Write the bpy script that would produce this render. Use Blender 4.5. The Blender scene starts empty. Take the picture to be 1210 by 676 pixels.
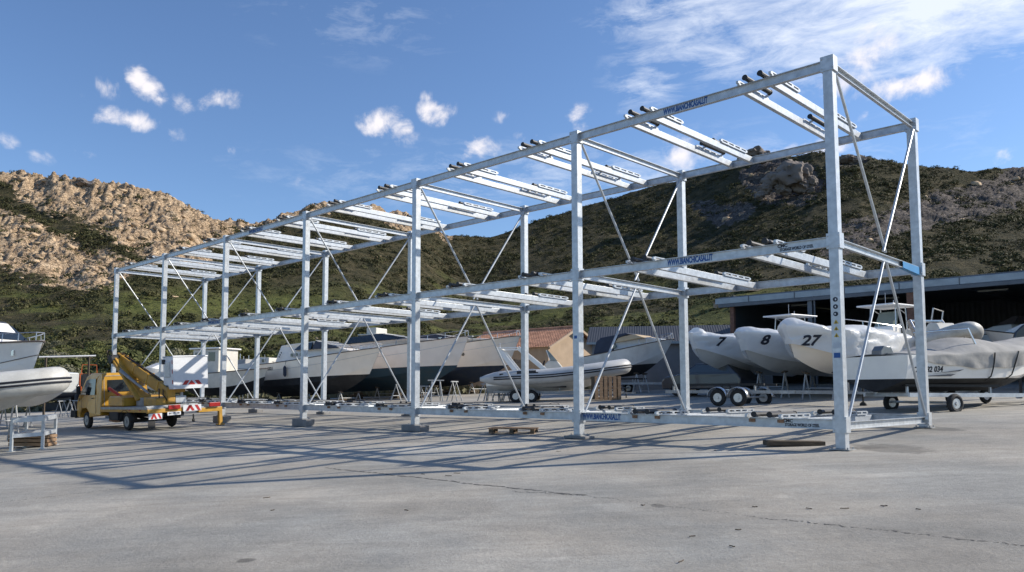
import bpy, math, random
import numpy as np
from mathutils import Vector, Matrix, noise as mnoise
from mathutils.bvhtree import BVHTree
random.seed(7); rng = np.random.default_rng(11)
scene = bpy.context.scene
C = scene.collection
R = math.radians

# ------------------------------------------------------------------ survey of the place
S = .68
F_, PI_, RO_, CX, CY, EYE = 920.2189, .0769, -.0039, 518.7065, 391.2425, 1.6*S
G0, GX, GY = -.9525*S, .04621, .02795           # the yard is one gently tilted plane
def gz(x, y): return G0 + GX*x + GY*y
def ray(px, py):
    xr = (px-CX)/F_; yr = (CY-py)/F_
    x = xr*math.cos(RO_)+yr*math.sin(RO_); y = -xr*math.sin(RO_)+yr*math.cos(RO_)
    return Vector((x, math.cos(PI_)-y*math.sin(PI_), math.sin(PI_)+y*math.cos(PI_)))
def at(px, py, Y):
    d = ray(px, py); return Vector((0, 0, EYE)) + d*(Y/d.y)
def gr(px, py):
    d = ray(px, py); t = (G0-EYE)/(d.z-GX*d.x-GY*d.y); return Vector((0, 0, EYE)) + d*t

# ------------------------------------------------------------------ materials
MATS = {}
def mat(name, col, rough=.5, metal=0., var=.12, vscale=3., bump=0., bscale=20., spec=.5, coat=0., trans=0., dirt=None, dscale=1.2, damt=.5, stretch=None, alpha=1.):
    m = bpy.data.materials.new(name); m.use_nodes = True; MATS[name] = m
    nt = m.node_tree; N = nt.nodes; Lk = nt.links; b = N['Principled BSDF']
    b.inputs['Roughness'].default_value = rough; b.inputs['Metallic'].default_value = metal
    b.inputs['Specular IOR Level'].default_value = spec; b.inputs['Coat Weight'].default_value = coat
    b.inputs['Transmission Weight'].default_value = trans
    tc = N.new('ShaderNodeTexCoord'); mp = N.new('ShaderNodeMapping'); Lk.new(tc.outputs['Object'], mp.inputs[0])
    if stretch: mp.inputs['Scale'].default_value = stretch
    n1 = N.new('ShaderNodeTexNoise'); n1.inputs['Scale'].default_value = vscale; n1.inputs['Detail'].default_value = 6
    Lk.new(mp.outputs[0], n1.inputs[0])
    mr = N.new('ShaderNodeMapRange'); mr.inputs[1].default_value = .3; mr.inputs[2].default_value = .7
    mr.inputs[3].default_value = 1-var; mr.inputs[4].default_value = 1+var
    Lk.new(n1.outputs[0], mr.inputs[0])
    mul = N.new('ShaderNodeMix'); mul.data_type = 'RGBA'; mul.blend_type = 'MULTIPLY'; mul.inputs[0].default_value = 1
    mul.inputs[6].default_value = (*col, 1); Lk.new(mr.outputs[0], mul.inputs[7])
    out = mul.outputs[2]
    if dirt:
        n2 = N.new('ShaderNodeTexNoise'); n2.inputs['Scale'].default_value = dscale; n2.inputs['Detail'].default_value = 8; n2.inputs['Roughness'].default_value = .65
        Lk.new(mp.outputs[0], n2.inputs[0])
        r2 = N.new('ShaderNodeMapRange'); r2.inputs[1].default_value = .48; r2.inputs[2].default_value = .72; r2.inputs[4].default_value = damt
        Lk.new(n2.outputs[0], r2.inputs[0])
        mx = N.new('ShaderNodeMix'); mx.data_type = 'RGBA'; Lk.new(r2.outputs[0], mx.inputs[0]); Lk.new(out, mx.inputs[6]); mx.inputs[7].default_value = (*dirt, 1)
        out = mx.outputs[2]
    Lk.new(out, b.inputs['Base Color'])
    if bump:
        n3 = N.new('ShaderNodeTexNoise'); n3.inputs['Scale'].default_value = bscale; n3.inputs['Detail'].default_value = 5
        Lk.new(mp.outputs[0], n3.inputs[0]); bp = N.new('ShaderNodeBump'); bp.inputs['Strength'].default_value = bump; bp.inputs['Distance'].default_value = .03
        Lk.new(n3.outputs[0], bp.inputs['Height']); Lk.new(bp.outputs[0], b.inputs['Normal'])
    return m
galv = mat('galvanised_steel', (.49, .515, .535), .40, .35, .15, 9, .06, 60, dirt=(.33, .36, .39), dscale=3.5, damt=.5)
galv_old = mat('weathered_galvanised_steel', (.34, .35, .35), .55, .35, .2, 6, .05, 40, dirt=(.2, .19, .17), damt=.5)
rubber = mat('black_rubber', (.012, .012, .013), .55, 0, .2, 8)
tyre_m = mat('tyre_rubber', (.02, .02, .021), .8, 0, .3, 12, .3, 40)
conc_b = mat('cast_concrete', (.25, .24, .23), .9, 0, .25, 5, .5, 25, dirt=(.13, .12, .115), damt=.7)
rusty = mat('rust_bracket', (.30, .17, .10), .8, .1, .35, 20)
white_gel = mat('white_gelcoat', (.86, .84, .79), .25, 0, .04, 1.5, coat=.3, dirt=(.55, .51, .44), dscale=.9, damt=.3)
cream_gel = mat('cream_gelcoat', (.88, .79, .67), .3, 0, .04, 1.5, coat=.3, dirt=(.58, .49, .38), dscale=.9, damt=.3)
pink_gel = mat('faded_ivory_gelcoat', (.86, .77, .68), .3, 0, .04, 1.5, coat=.3, dirt=(.58, .49, .40), dscale=.7, damt=.3)
grey_gel = mat('grey_gelcoat', (.56, .56, .54), .3, 0, .08, 1.5, coat=.2, dirt=(.28, .26, .23), damt=.4)
navy = mat('navy_antifouling', (.010, .022, .048), .7, 0, .3, 3, .1, dirt=(.045, .055, .06), dscale=2.2, damt=.45)
blackaf = mat('black_antifouling', (.012, .013, .016), .75, 0, .3, 3, .1, dirt=(.045, .04, .04), dscale=2.2, damt=.45)
teal_af = mat('teal_antifouling', (.018, .05, .075), .7, 0, .3, 3, .1, dirt=(.05, .07, .075), dscale=2.2, damt=.45)
hyp_grey = mat('pale_grey_hypalon', (.52, .52, .51), .5, 0, .07, 3, .05, 8, dirt=(.27, .26, .24), damt=.35)
hyp_light = mat('white_hypalon', (.52, .51, .47), .5, 0, .12, 3, .15, 5, dirt=(.27, .25, .22), dscale=1.6, damt=.6)
stripe = mat('navy_strake', (.012, .014, .022), .5, 0, .1, 3)
glass = mat('tinted_glass', (.02, .026, .03), .06, 0, .1, 2, spec=.8)
smoke = mat('smoked_acrylic', (.055, .045, .042), .1, 0, .1, 2, spec=.7)
clear = mat('clear_acrylic', (.18, .22, .20), .08, 0, .1, 2, spec=.8)
steel = mat('stainless_steel', (.6, .6, .6), .25, .9, .08, 6)
alum = mat('aluminium', (.55, .55, .54), .38, .7, .1, 6)
wrap = mat('shrink_wrap_film', (.88, .90, .91), .32, 0, .05, 2, .9, 5, coat=.25, dirt=(.55, .55, .54), dscale=1.5, damt=.3)
_n = wrap.node_tree.nodes; _l = wrap.node_tree.links; _t = _n.new('ShaderNodeBsdfTranslucent'); _t.inputs[0].default_value = (.92, .94, .95, 1); _m = _n.new('ShaderNodeMixShader'); _m.inputs[0].default_value = .35
_l.new(_n['Principled BSDF'].outputs[0], _m.inputs[1]); _l.new(_t.outputs[0], _m.inputs[2]); _l.new(_m.outputs[0], _n['Material Output'].inputs[0])
canvas_g = mat('grey_beige_canvas', (.33, .32, .30), .9, 0, .14, 2.5, .5, 5, dirt=(.20, .19, .175), damt=.5)
canvas_t = mat('tan_canvas', (.50, .38, .24), .9, 0, .1, 2.5, .4, 6)
canvas_n = mat('dark_blue_canvas', (.035, .045, .07), .85, 0, .15, 3, .3, 6)
canvas_b = mat('turquoise_tarpaulin', (.05, .22, .32), .6, 0, .15, 3, .4, 6)
tarp_w = mat('white_tarpaulin', (.60, .62, .61), .5, 0, .08, 2, .4, 5, dirt=(.42, .43, .42), damt=.4)
wood = mat('pallet_wood', (.30, .19, .11), .85, 0, .3, 6, .5, 30, stretch=(1, 6, 6), dirt=(.16, .11, .07), damt=.5)
wood_d = mat('dark_timber', (.10, .075, .05), .9, 0, .3, 6, .5, 30, stretch=(1, 6, 6))
yellow = mat('yellow_truck_paint', (.54, .29, .028), .38, 0, .12, 2, coat=.25, dirt=(.22, .13, .035), dscale=2.6, damt=.5)
yellow2 = mat('ochre_boom_paint', (.48, .26, .035), .48, 0, .16, 3, dirt=(.15, .10, .04), dscale=3.2, damt=.6)
red = mat('red_plastic', (.33, .015, .012), .3, 0, .1, 3)
redw = mat('red_reflective_tape', (.42, .025, .02), .4, 0, .1, 3)
whitep = mat('white_paint', (.70, .71, .72), .4, 0, .06, 3, dirt=(.50, .50, .48), damt=.3)
dark = mat('dark_chassis', (.02, .02, .02), .7, 0, .3, 5)
orange = mat('orange_machine_paint', (.50, .10, .02), .45, 0, .15, 4, dirt=(.2, .08, .03), damt=.4)
plastic_b = mat('blue_protective_film', (.03, .20, .42), .45, 0, .1, 4)
blue_txt = mat('blue_lettering', (.008, .075, .27), .5, 0, .05, 4)
dark_txt = mat('dark_lettering', (.01, .014, .03), .5, 0, .05, 4)
yel_txt = mat('yellow_sign_film', (.55, .38, .03), .5, 0, .05, 4)
plaster = mat('ochre_plaster', (.46, .34, .23), .9, 0, .1, 1.5, .3, 25, dirt=(.34, .25, .17), damt=.4)
plaster_g = mat('grey_render', (.21, .21, .215), .9, 0, .12, 1.5, .3, 25, dirt=(.14, .14, .14), damt=.4)
stone = mat('rubble_stone', (.42, .30, .21), .95, 0, .25, 2.5, .8, 4)
hsteel = mat('painted_hangar_steel', (.10, .115, .135), .5, .3, .12, 3, dirt=(.06, .065, .075), damt=.4)
fascia_m = mat('pale_blue_gutter', (.27, .31, .34), .45, .4, .12, 2, dirt=(.17, .2, .22), damt=.5)
brick = mat('brown_brick', (.16, .085, .06), .9, 0, .25, 8, .4, 15)
seat_m = mat('white_vinyl', (.60, .57, .50), .5, 0, .08, 4)
bark = mat('bark', (.10, .075, .05), .95, 0, .3, 6, .6, 20)
motor = mat('engine_cowl', (.035, .038, .045), .3, 0, .1, 4, coat=.4)
motor_g = mat('grey_engine_cowl', (.14, .15, .16), .3, 0, .1, 4, coat=.4)

def ribbed(name, col, freq, axis, strength, var=.12, rough=.6, metal=.0):
    m = mat(name, col, rough, metal, var, 2.5); nt = m.node_tree; N = nt.nodes; Lk = nt.links
    w = N.new('ShaderNodeTexWave'); w.bands_direction = axis; w.inputs['Scale'].default_value = freq; w.inputs['Distortion'].default_value = 0
    tc = [n for n in N if n.type == 'TEX_COORD'][0]; Lk.new(tc.outputs['Object'], w.inputs[0])
    bp = N.new('ShaderNodeBump'); bp.inputs['Strength'].default_value = strength; bp.inputs['Distance'].default_value = .05
    Lk.new(w.outputs[1], bp.inputs['Height']); Lk.new(bp.outputs[0], N['Principled BSDF'].inputs['Normal'])
    return m
rib_wall = ribbed('corrugated_cladding', (.035, .045, .052), 1.2, 'X', .8)
tile_o = mat('terracotta', (.48, .245, .15), .85, 0, .3, 2.2, .3, 12, dirt=(.24, .10, .06), dscale=2.6, damt=.6)
tile_d = ribbed('dark_roof_sheet', (.040, .043, .050), 2.2, 'X', .35)
shutter_m = ribbed('beige_roller_shutter', (.40, .36, .30), 3., 'Z', .8)

def two_tone(name, top, bot, zw):
    """topside paint above the waterline height zw, antifouling below it"""
    m = top.copy(); m.name = name; nt = m.node_tree; N = nt.nodes; Lk = nt.links; b = N['Principled BSDF']
    src = b.inputs['Base Color'].links[0].from_socket
    bb = bot.node_tree.nodes; mulb = [n for n in bb if n.type == 'MIX'][0].inputs[6].default_value[:]
    tc = [n for n in N if n.type == 'TEX_COORD'][0]
    n1 = N.new('ShaderNodeTexNoise'); n1.inputs['Scale'].default_value = 2.2; n1.inputs['Detail'].default_value = 8; Lk.new(tc.outputs['Object'], n1.inputs[0])
    r1 = N.new('ShaderNodeMapRange'); Lk.new(n1.outputs[0], r1.inputs[0]); r1.inputs[1].default_value = .45; r1.inputs[2].default_value = .75; r1.inputs[4].default_value = .5
    mb_ = N.new('ShaderNodeMix'); mb_.data_type = 'RGBA'; Lk.new(r1.outputs[0], mb_.inputs[0]); mb_.inputs[6].default_value = mulb; mb_.inputs[7].default_value = (.05, .052, .05, 1)
    sp = N.new('ShaderNodeSeparateXYZ'); Lk.new(tc.outputs['Object'], sp.inputs[0])
    gt = N.new('ShaderNodeMath'); gt.operation = 'GREATER_THAN'; Lk.new(sp.outputs[2], gt.inputs[0]); gt.inputs[1].default_value = zw
    mx = N.new('ShaderNodeMix'); mx.data_type = 'RGBA'; Lk.new(gt.outputs[0], mx.inputs[0]); Lk.new(mb_.outputs[2], mx.inputs[6]); Lk.new(src, mx.inputs[7]); Lk.new(mx.outputs[2], b.inputs['Base Color'])
    rg = N.new('ShaderNodeMapRange'); Lk.new(gt.outputs[0], rg.inputs[0]); rg.inputs[3].default_value = .8; rg.inputs[4].default_value = b.inputs['Roughness'].default_value; Lk.new(rg.outputs[0], b.inputs['Roughness'])
    ct = N.new('ShaderNodeMath'); ct.operation = 'MULTIPLY'; Lk.new(gt.outputs[0], ct.inputs[0]); ct.inputs[1].default_value = b.inputs['Coat Weight'].default_value; Lk.new(ct.outputs[0], b.inputs['Coat Weight'])
    return m

# ------------------------------------------------------------------ mesh builder
class MB:
    def __init__(s): s.v = []; s.f = []; s.m = []; s.smooth = False
    def add(s, vs, fs, mi=0):
        o = len(s.v); s.v += [tuple(p) for p in vs]; s.f += [tuple(i+o for i in f) for f in fs]; s.m += [mi]*len(fs); return s
    def box(s, c, d, M=None, mi=0):
        x, y, z = d[0]/2, d[1]/2, d[2]/2; c = Vector(c)
        vs = [Vector((a*x, b*y, e*z)) for a in (-1, 1) for b in (-1, 1) for e in (-1, 1)]
        vs = [((M @ p) if M else p)+c for p in vs]
        return s.add(vs, [(0, 1, 3, 2), (4, 6, 7, 5), (0, 4, 5, 1), (2, 3, 7, 6), (0, 2, 6, 4), (1, 5, 7, 3)], mi)
    def bar(s, a, b, w, h, up=(0, 0, 1), mi=0):
        a = Vector(a); b = Vector(b); d = (b-a).normalized(); up = Vector(up)
        if abs(d.dot(up)) > .99: up = Vector((1, 0, 0))
        r = d.cross(up).normalized(); u = r.cross(d).normalized()
        vs = [p+r*i*w/2+u*j*h/2 for p in (a, b) for i in (-1, 1) for j in (-1, 1)]
        return s.add(vs, [(0, 1, 3, 2), (4, 6, 7, 5), (0, 4, 5, 1), (2, 3, 7, 6), (0, 2, 6, 4), (1, 5, 7, 3)], mi)
    def tube(s, pts, r, n=8, mi=0, cap=True, closed=False):
        pts = [Vector(p) for p in pts]; k = len(pts); rs = r if hasattr(r, '__len__') else [r]*k
        rings = []; prev = None
        for i, p in enumerate(pts):
            if closed: d = pts[(i+1) % k]-pts[i-1]
            else: d = pts[min(i+1, k-1)]-pts[max(i-1, 0)]
            d.normalize()
            if prev is None:
                up = Vector((0, 0, 1)) if abs(d.z) < .9 else Vector((1, 0, 0)); a = d.cross(up).normalized()
            else: a = (prev-d*prev.dot(d)).normalized()
            prev = a; b = d.cross(a)
            rings.append([p+(a*math.cos(t)+b*math.sin(t))*rs[i] for t in [2*math.pi*j/n for j in range(n)]])
        vs = [q for rg in rings for q in rg]; fs = []
        for i in range(k if closed else k-1):
            for j in range(n):
                a0 = i*n+j; a1 = i*n+(j+1) % n; b0 = ((i+1) % k)*n+j; b1 = ((i+1) % k)*n+(j+1) % n
                fs.append((a0, a1, b1, b0))
        if cap and not closed: fs.append(tuple(range(n))[::-1]); fs.append(tuple(range((k-1)*n, k*n)))
        s.smooth = True
        return s.add(vs, fs, mi)
    def cyl(s, a, b, r, n=16, mi=0, r2=None): return s.tube([a, b], [r, r if r2 is None else r2], n, mi)
    def grid(s, rows, mi=0, closeU=False):
        n = len(rows[0]); vs = [p for r in rows for p in r]; fs = []
        for i in range(len(rows)-1):
            for j in range(n if closeU else n-1):
                k = (j+1) % n; fs.append((i*n+j, i*n+k, (i+1)*n+k, (i+1)*n+j))
        mis = mi if isinstance(mi, (list, tuple)) else None
        o = len(s.v); s.v += [tuple(p) for p in vs]
        w = n if closeU else n-1
        for q, f in enumerate(fs):
            s.f.append(tuple(i+o for i in f)); s.m.append(mis[q % w] if mis else mi)
        s.smooth = True
        return s
    def poly(s, pts, mi=0): return s.add(pts, [tuple(range(len(pts)))], mi)
    def prism(s, prof, wf, mi=0):
        """side profile (x,z) extruded across y with half width wf(x,z)"""
        n = len(prof); a = [(x, wf(x, z), z) for x, z in prof]; b = [(x, -wf(x, z), z) for x, z in prof]
        fs = [tuple(range(n))[::-1], tuple(range(n, 2*n))]+[(i, (i+1) % n, n+(i+1) % n, n+i) for i in range(n)]
        return s.add(a+b, fs, mi)
    def build(s, name, m, parent=None, bevel=0., sharp=35, smooth=None):
        me = bpy.data.meshes.new(name); me.from_pydata(s.v, [], s.f)
        for mm in (m if isinstance(m, (list, tuple)) else [m]): me.materials.append(mm)
        me.polygons.foreach_set('material_index', s.m)
        sm = s.smooth if smooth is None else smooth
        if sm:
            me.polygons.foreach_set('use_smooth', [True]*len(me.polygons)); me.set_sharp_from_angle(angle=R(sharp))
        me.validate(); me.update()
        import bmesh
        bm = bmesh.new(); bm.from_mesh(me); bmesh.ops.recalc_face_normals(bm, faces=bm.faces); bm.to_mesh(me); bm.free()
        o = bpy.data.objects.new(name, me); C.objects.link(o); o.parent = parent
        if bevel:
            b = o.modifiers.new('bevel', 'BEVEL'); b.width = bevel; b.segments = 2; b.limit_method = 'ANGLE'; b.angle_limit = R(40)
        return o
def tag(o, label=None, cat=None, group=None, kind=None):
    if label: o['label'] = label
    if cat: o['category'] = cat
    if group: o['group'] = group
    if kind: o['kind'] = kind
    return o
def thing(name, label, cat, loc=(0, 0, 0), rz=0, group=None, tilt=None):
    o = bpy.data.objects.new(name, None); C.objects.link(o); o.empty_display_size = .3
    o.location = loc; o.rotation_euler = (0, 0, rz)
    if tilt: o.rotation_euler = (tilt[0], tilt[1], rz)
    return tag(o, label, cat, group)
def copy_tree(o, parent=None):
    c = o.copy(); C.objects.link(c); c.parent = parent
    for ch in [x for x in o.children]: copy_tree(ch, c)
    return c
def text_mesh(txt, size, thick=.002, bold=False):
    cu = bpy.data.curves.new('lettering', 'FONT'); cu.body = txt; cu.size = size; cu.extrude = thick; cu.align_x = 'CENTER'; cu.align_y = 'CENTER'
    if bold: cu.offset = size*.035
    cu.resolution_u = 3
    o = bpy.data.objects.new('lettering', cu); C.objects.link(o)
    dg = bpy.context.evaluated_depsgraph_get(); dg.update()
    me = bpy.data.meshes.new_from_object(o.evaluated_get(dg)); bpy.data.objects.remove(o); bpy.data.curves.remove(cu)
    return me
def text_obj(txt, size, m, M, parent, name='lettering', bold=False, thick=.002):
    me = text_mesh(txt, size, thick, bold); me.materials.clear(); me.materials.append(m); me.transform(M)
    o = bpy.data.objects.new(name, me); C.objects.link(o); o.parent = parent; return o
def frame(origin, xdir, ydir):
    x = Vector(xdir).normalized(); y = Vector(ydir).normalized(); z = x.cross(y).normalized(); y = z.cross(x)
    M = Matrix.Identity(4)
    for i, a in enumerate((x, y, z)):
        for j in range(3): M[j][i] = a[j]
    for j in range(3): M[j][3] = origin[j]
    return M

# ------------------------------------------------------------------ vector noise
def _h(ix, iy, seed):
    n = (ix.astype(np.int64)*374761393 + iy.astype(np.int64)*668265263 + seed*1442695041) & 0xffffffff
    n = ((n ^ (n >> 13))*1274126177) & 0xffffffff
    return ((n ^ (n >> 16)) & 0xffff)/65535.0
def vn(x, y, seed=0):
    ix = np.floor(x); iy = np.floor(y); fx = x-ix; fy = y-iy
    fx = fx*fx*fx*(fx*(fx*6-15)+10); fy = fy*fy*fy*(fy*(fy*6-15)+10)
    a = _h(ix, iy, seed); b = _h(ix+1, iy, seed); c = _h(ix, iy+1, seed); d = _h(ix+1, iy+1, seed)
    return (a*(1-fx)+b*fx)*(1-fy)+(c*(1-fx)+d*fx)*fy
def fbm(x, y, o=5, seed=0, g=.5):
    s = 0; a = 1; t = 0
    for i in range(o):
        s = s+a*vn(x*2**i+i*17.3, y*2**i-i*9.1, seed+i); t += a; a *= g
    return s/t
def sstep(a, b, x): t = np.clip((x-a)/(b-a), 0, 1); return t*t*(3-2*t)

# ------------------------------------------------------------------ terrain
SKY = [(-400, 215), (-150, 200), (0, 198), (40, 205), (90, 211), (105, 214), (150, 219), (200, 231), (240, 246), (270, 259), (290, 261), (330, 252), (360, 243), (400, 238), (440, 241), (480, 251), (505, 262), (525, 279), (550, 283), (580, 279), (610, 271), (650, 256), (700, 240), (750, 228), (800, 218), (845, 203), (870, 192), (900, 186), (935, 184), (960, 181), (985, 182), (1015, 184), (1060, 197), (1100, 204), (1140, 206), (1180, 202), (1210, 198), (1350, 190), (1700, 200)]
SKYU = np.array([ray(p, q).x/ray(p, q).y for p, q in SKY]); SKYT = np.array([ray(p, q).z/ray(p, q).y for p, q in SKY])
R0, RR = 58., 390.
def pix(u, t):   # back to survey picture columns for area masks (u=X/Y, t=(z-eye)/Y)
    k = 1/(math.cos(PI_)+t*math.sin(PI_)); x = u*k; y = (-math.sin(PI_)+t*math.cos(PI_))*k
    return CX+F_*x, CY-F_*y
def ridgeY(u): return RR + 60*np.sin(u*3+1) + 40*np.sin(u*7+.5)
def terr(X, Y):
    """height and masks on the land"""
    u = X/np.maximum(Y, 1e-3)
    base = G0+GX*np.clip(X, -60, 60)+GY*np.minimum(Y, 75)
    T = np.interp(u, SKYU, SKYT)
    Ry = ridgeY(u)
    f = np.clip((Y-R0)/(Ry-R0), 0, None)
    t0 = (base-EYE)/np.maximum(Y, R0)
    g = np.where(f <= 1, .30*f+.70*f**1.25, 1-(f-1)*.8)
    hill = EYE+Y*(t0*np.clip(1-f, 0, 1)+T*g)
    t = (hill-EYE)/np.maximum(Y, 1)
    px, py = pix(u, t)
    # rock areas; the right-hill band also has shade painted in
    rb = np.interp(px, [-300, 0, 60, 130, 200, 235, 262, 290, 330, 380, 440, 500, 535, 560], [345, 318, 322, 330, 312, 316, 284, 256, 254, 252, 258, 274, 282, 150])
    nz = fbm(X/28, Y/28, 5, 3)-.5
    rock = sstep(-14, 10, (rb-py)+nz*70)
    streak = np.exp(-((py-(236+.42*px+ (fbm(X/20, Y/20, 3, 8)-.5)*40))/13)**2)*sstep(260, 120, px)
    rock = rock*(1-.9*streak)
    lo = np.exp(-((px-35)/60)**2-((py-(300+.5*px*0))/26)**2)
    rock = np.maximum(rock, .8*sstep(.35, .6, lo+nz*.8))
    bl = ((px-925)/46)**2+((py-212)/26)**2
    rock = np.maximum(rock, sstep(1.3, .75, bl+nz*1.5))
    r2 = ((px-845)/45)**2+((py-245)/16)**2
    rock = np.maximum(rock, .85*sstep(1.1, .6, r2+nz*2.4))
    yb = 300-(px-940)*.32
    rock_shade = np.exp(-((py-yb)/30)**2)*sstep(930, 990, px)  # rocky band; its dark colour also paints in the shade on the slope
    rock = np.maximum(rock, .8*sstep(.45, .75, rock_shade+nz*.9))
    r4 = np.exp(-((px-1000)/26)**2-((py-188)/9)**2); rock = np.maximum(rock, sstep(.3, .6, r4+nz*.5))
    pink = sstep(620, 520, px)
    meadow = np.exp(-((py-(362+(px-230)*-.02))/16)**2)*sstep(90, 150, px)*sstep(480, 330, px)
    meadow = np.maximum(meadow, np.exp(-((py-385)/10)**2)*sstep(860, 900, px)*sstep(1020, 900, px)*.6)
    meadow = np.maximum(meadow, .75*sstep(325, 352, py+nz*40)*sstep(.42, .60, fbm(X/14, Y/14, 4, 91)))
    fade = sstep(0, .06, f)*sstep(1.15, .97, f)
    a = fbm((X+Y*.35)/15, (Y-X*.5)/34, 6, 20, .55); rg = 1-np.abs(2*a-1)
    b = fbm(X/5.5, Y/7, 5, 30, .6)
    dist = np.clip((Y-90)/250, 0, 1)
    c2 = 1-np.abs(2*fbm(X/2.6, Y/3.2, 3, 61)-1)
    c3 = 1-np.abs(2*fbm((X+Y*.6)/5.5, (Y-X*.6)/1.9, 4, 71, .6)-1)
    disp = rock*fade*(rg*9-5.5+(b-.5)*5-1.0*c2-2.2*c3)*(.35+.65*dist)*np.where(px > 620, .6, 1.) + (1-rock)*fade*((fbm(X/45, Y/45, 4, 5)-.5)*9*dist+(fbm(X/7, Y/4, 4, 6)-.5)*1.3)
    z = np.where(Y > R0, hill+disp, base)
    return z, rock, pink, meadow, px, py, f
def zland(x, y):
    z = terr(np.array([float(x)]), np.array([float(y)]))[0]; return float(z[0])

us = np.concatenate([np.linspace(-1.5, -.62, 40)[:-1], np.linspace(-.62, .80, 880), np.linspace(.8, 1.7, 40)[1:]])
ys = np.concatenate([np.linspace(57, 100, 60)[:-1], np.linspace(100, 520, 330), np.linspace(530, 900, 10)])
UU, YY = np.meshgrid(us, ys); XX = UU*YY
zz, rk, pk, md, _, _, _ = terr(XX, YY)
zz[0, :] = G0+GX*np.clip(XX[0], -60, 60)+GY*YY[0]-.02
nu, ny = len(us), len(ys)
me = bpy.data.meshes.new('hillside')
vs = np.stack([XX.ravel(), YY.ravel(), zz.ravel()], 1)
ii = np.arange(nu*(ny-1)).reshape(ny-1, nu)[:, :-1].ravel()
fs = np.stack([ii, ii+1, ii+nu+1, ii+nu], 1)
me.vertices.add(len(vs)); me.vertices.foreach_set('co', vs.ravel())
me.loops.add(len(fs)*4); me.loops.foreach_set('vertex_index', fs.ravel()); me.polygons.add(len(fs)); me.polygons.foreach_set('loop_start', np.arange(len(fs))*4)
me.update(calc_edges=True); me.validate()
me.polygons.foreach_set('use_smooth', np.ones(len(fs), bool))
ca = me.color_attributes.new('cover', 'FLOAT_COLOR', 'POINT')
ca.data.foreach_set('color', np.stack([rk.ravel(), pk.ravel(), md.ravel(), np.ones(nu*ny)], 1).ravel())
hill = bpy.data.objects.new('hillside', me); C.objects.link(hill); tag(hill, kind='structure')
def hill_mat():
    m = bpy.data.materials.new('hillside'); m.use_nodes = True; nt = m.node_tree; N = nt.nodes; Lk = nt.links; b = N['Principled BSDF']
    b.inputs['Roughness'].default_value = .95; b.inputs['Specular IOR Level'].default_value = .15
    at_ = N.new('ShaderNodeAttribute'); at_.attribute_name = 'cover'; sep = N.new('ShaderNodeSeparateColor'); Lk.new(at_.outputs['Color'], sep.inputs[0])
    tc = N.new('ShaderNodeTexCoord')
    def noise(sc, det=6, r=.55):
        n = N.new('ShaderNodeTexNoise'); n.inputs['Scale'].default_value = sc; n.inputs['Detail'].default_value = det; n.inputs['Roughness'].default_value = r; Lk.new(tc.outputs['Object'], n.inputs[0]); return n.outputs[0]
    def ramp(src, cols):
        r = N.new('ShaderNodeValToRGB'); Lk.new(src, r.inputs[0]); e = r.color_ramp.elements
        e[0].position, e[0].color = cols[0][0], (*cols[0][1], 1); e[1].position, e[1].color = cols[-1][0], (*cols[-1][1], 1)
        for p, c in cols[1:-1]: q = e.new(p); q.color = (*c, 1)
        return r.outputs[0]
    def mix(f, a, c):
        x = N.new('ShaderNodeMix'); x.data_type = 'RGBA'
        if isinstance(f, float): x.inputs[0].default_value = f
        else: Lk.new(f, x.inputs[0])
        Lk.new(a, x.inputs[6]); Lk.new(c, x.inputs[7]); return x.outputs[2]
    veg = ramp(noise(.16, 10, .7), [(.34, (.026, .028, .012)), (.46, (.050, .046, .022)), (.56, (.080, .068, .034)), (.70, (.14, .11, .065))])
    mead = ramp(noise(.3, 8, .65), [(.3, (.065, .080, .022)), (.7, (.155, .16, .045))])
    rw = ramp(noise(.22, 12, .68), [(.3, (.23, .16, .10)), (.45, (.45, .32, .20)), (.6, (.58, .43, .28)), (.72, (.66, .53, .38))])
    rg = ramp(noise(.22, 12, .68), [(.3, (.06, .055, .05)), (.5, (.14, .12, .105)), (.7, (.24, .20, .17))])  # dim right-hill rock, dark enough to double as painted shade in its band
    vo = N.new('ShaderNodeTexVoronoi'); vo.feature = 'DISTANCE_TO_EDGE'; vo.inputs['Scale'].default_value = .30
    mpv = N.new('ShaderNodeMapping'); mpv.inputs['Rotation'].default_value = (.3, .5, .5); mpv.inputs['Scale'].default_value = (1, 2.6, 3.2); wn = N.new('ShaderNodeTexNoise'); wn.inputs['Scale'].default_value = .5; wn.inputs['Detail'].default_value = 6
    Lk.new(tc.outputs['Object'], wn.inputs[0]); wa = N.new('ShaderNodeVectorMath'); wa.operation = 'MULTIPLY_ADD'; Lk.new(wn.outputs['Color'], wa.inputs[0]); wa.inputs[1].default_value = (3, 3, 3); Lk.new(tc.outputs['Object'], wa.inputs[2]); Lk.new(wa.outputs[0], mpv.inputs[0]); Lk.new(mpv.outputs[0], vo.inputs['Vector'])
    crk = N.new('ShaderNodeMapRange'); Lk.new(vo.outputs['Distance'], crk.inputs[0]); crk.inputs[2].default_value = .10
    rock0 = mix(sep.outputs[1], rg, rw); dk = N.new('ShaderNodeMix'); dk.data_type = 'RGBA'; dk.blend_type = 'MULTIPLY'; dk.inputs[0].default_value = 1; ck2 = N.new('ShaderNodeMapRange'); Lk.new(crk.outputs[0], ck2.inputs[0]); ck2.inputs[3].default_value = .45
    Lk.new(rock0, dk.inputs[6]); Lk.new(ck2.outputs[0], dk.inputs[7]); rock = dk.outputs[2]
    ma = N.new('ShaderNodeMath'); ma.operation = 'ADD'; Lk.new(sep.outputs[0], ma.inputs[0])
    mb = N.new('ShaderNodeMapRange'); Lk.new(noise(.35, 9, .7), mb.inputs[0]); mb.inputs[1].default_value = .3; mb.inputs[2].default_value = .7; mb.inputs[3].default_value = -.45; mb.inputs[4].default_value = .45
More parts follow.
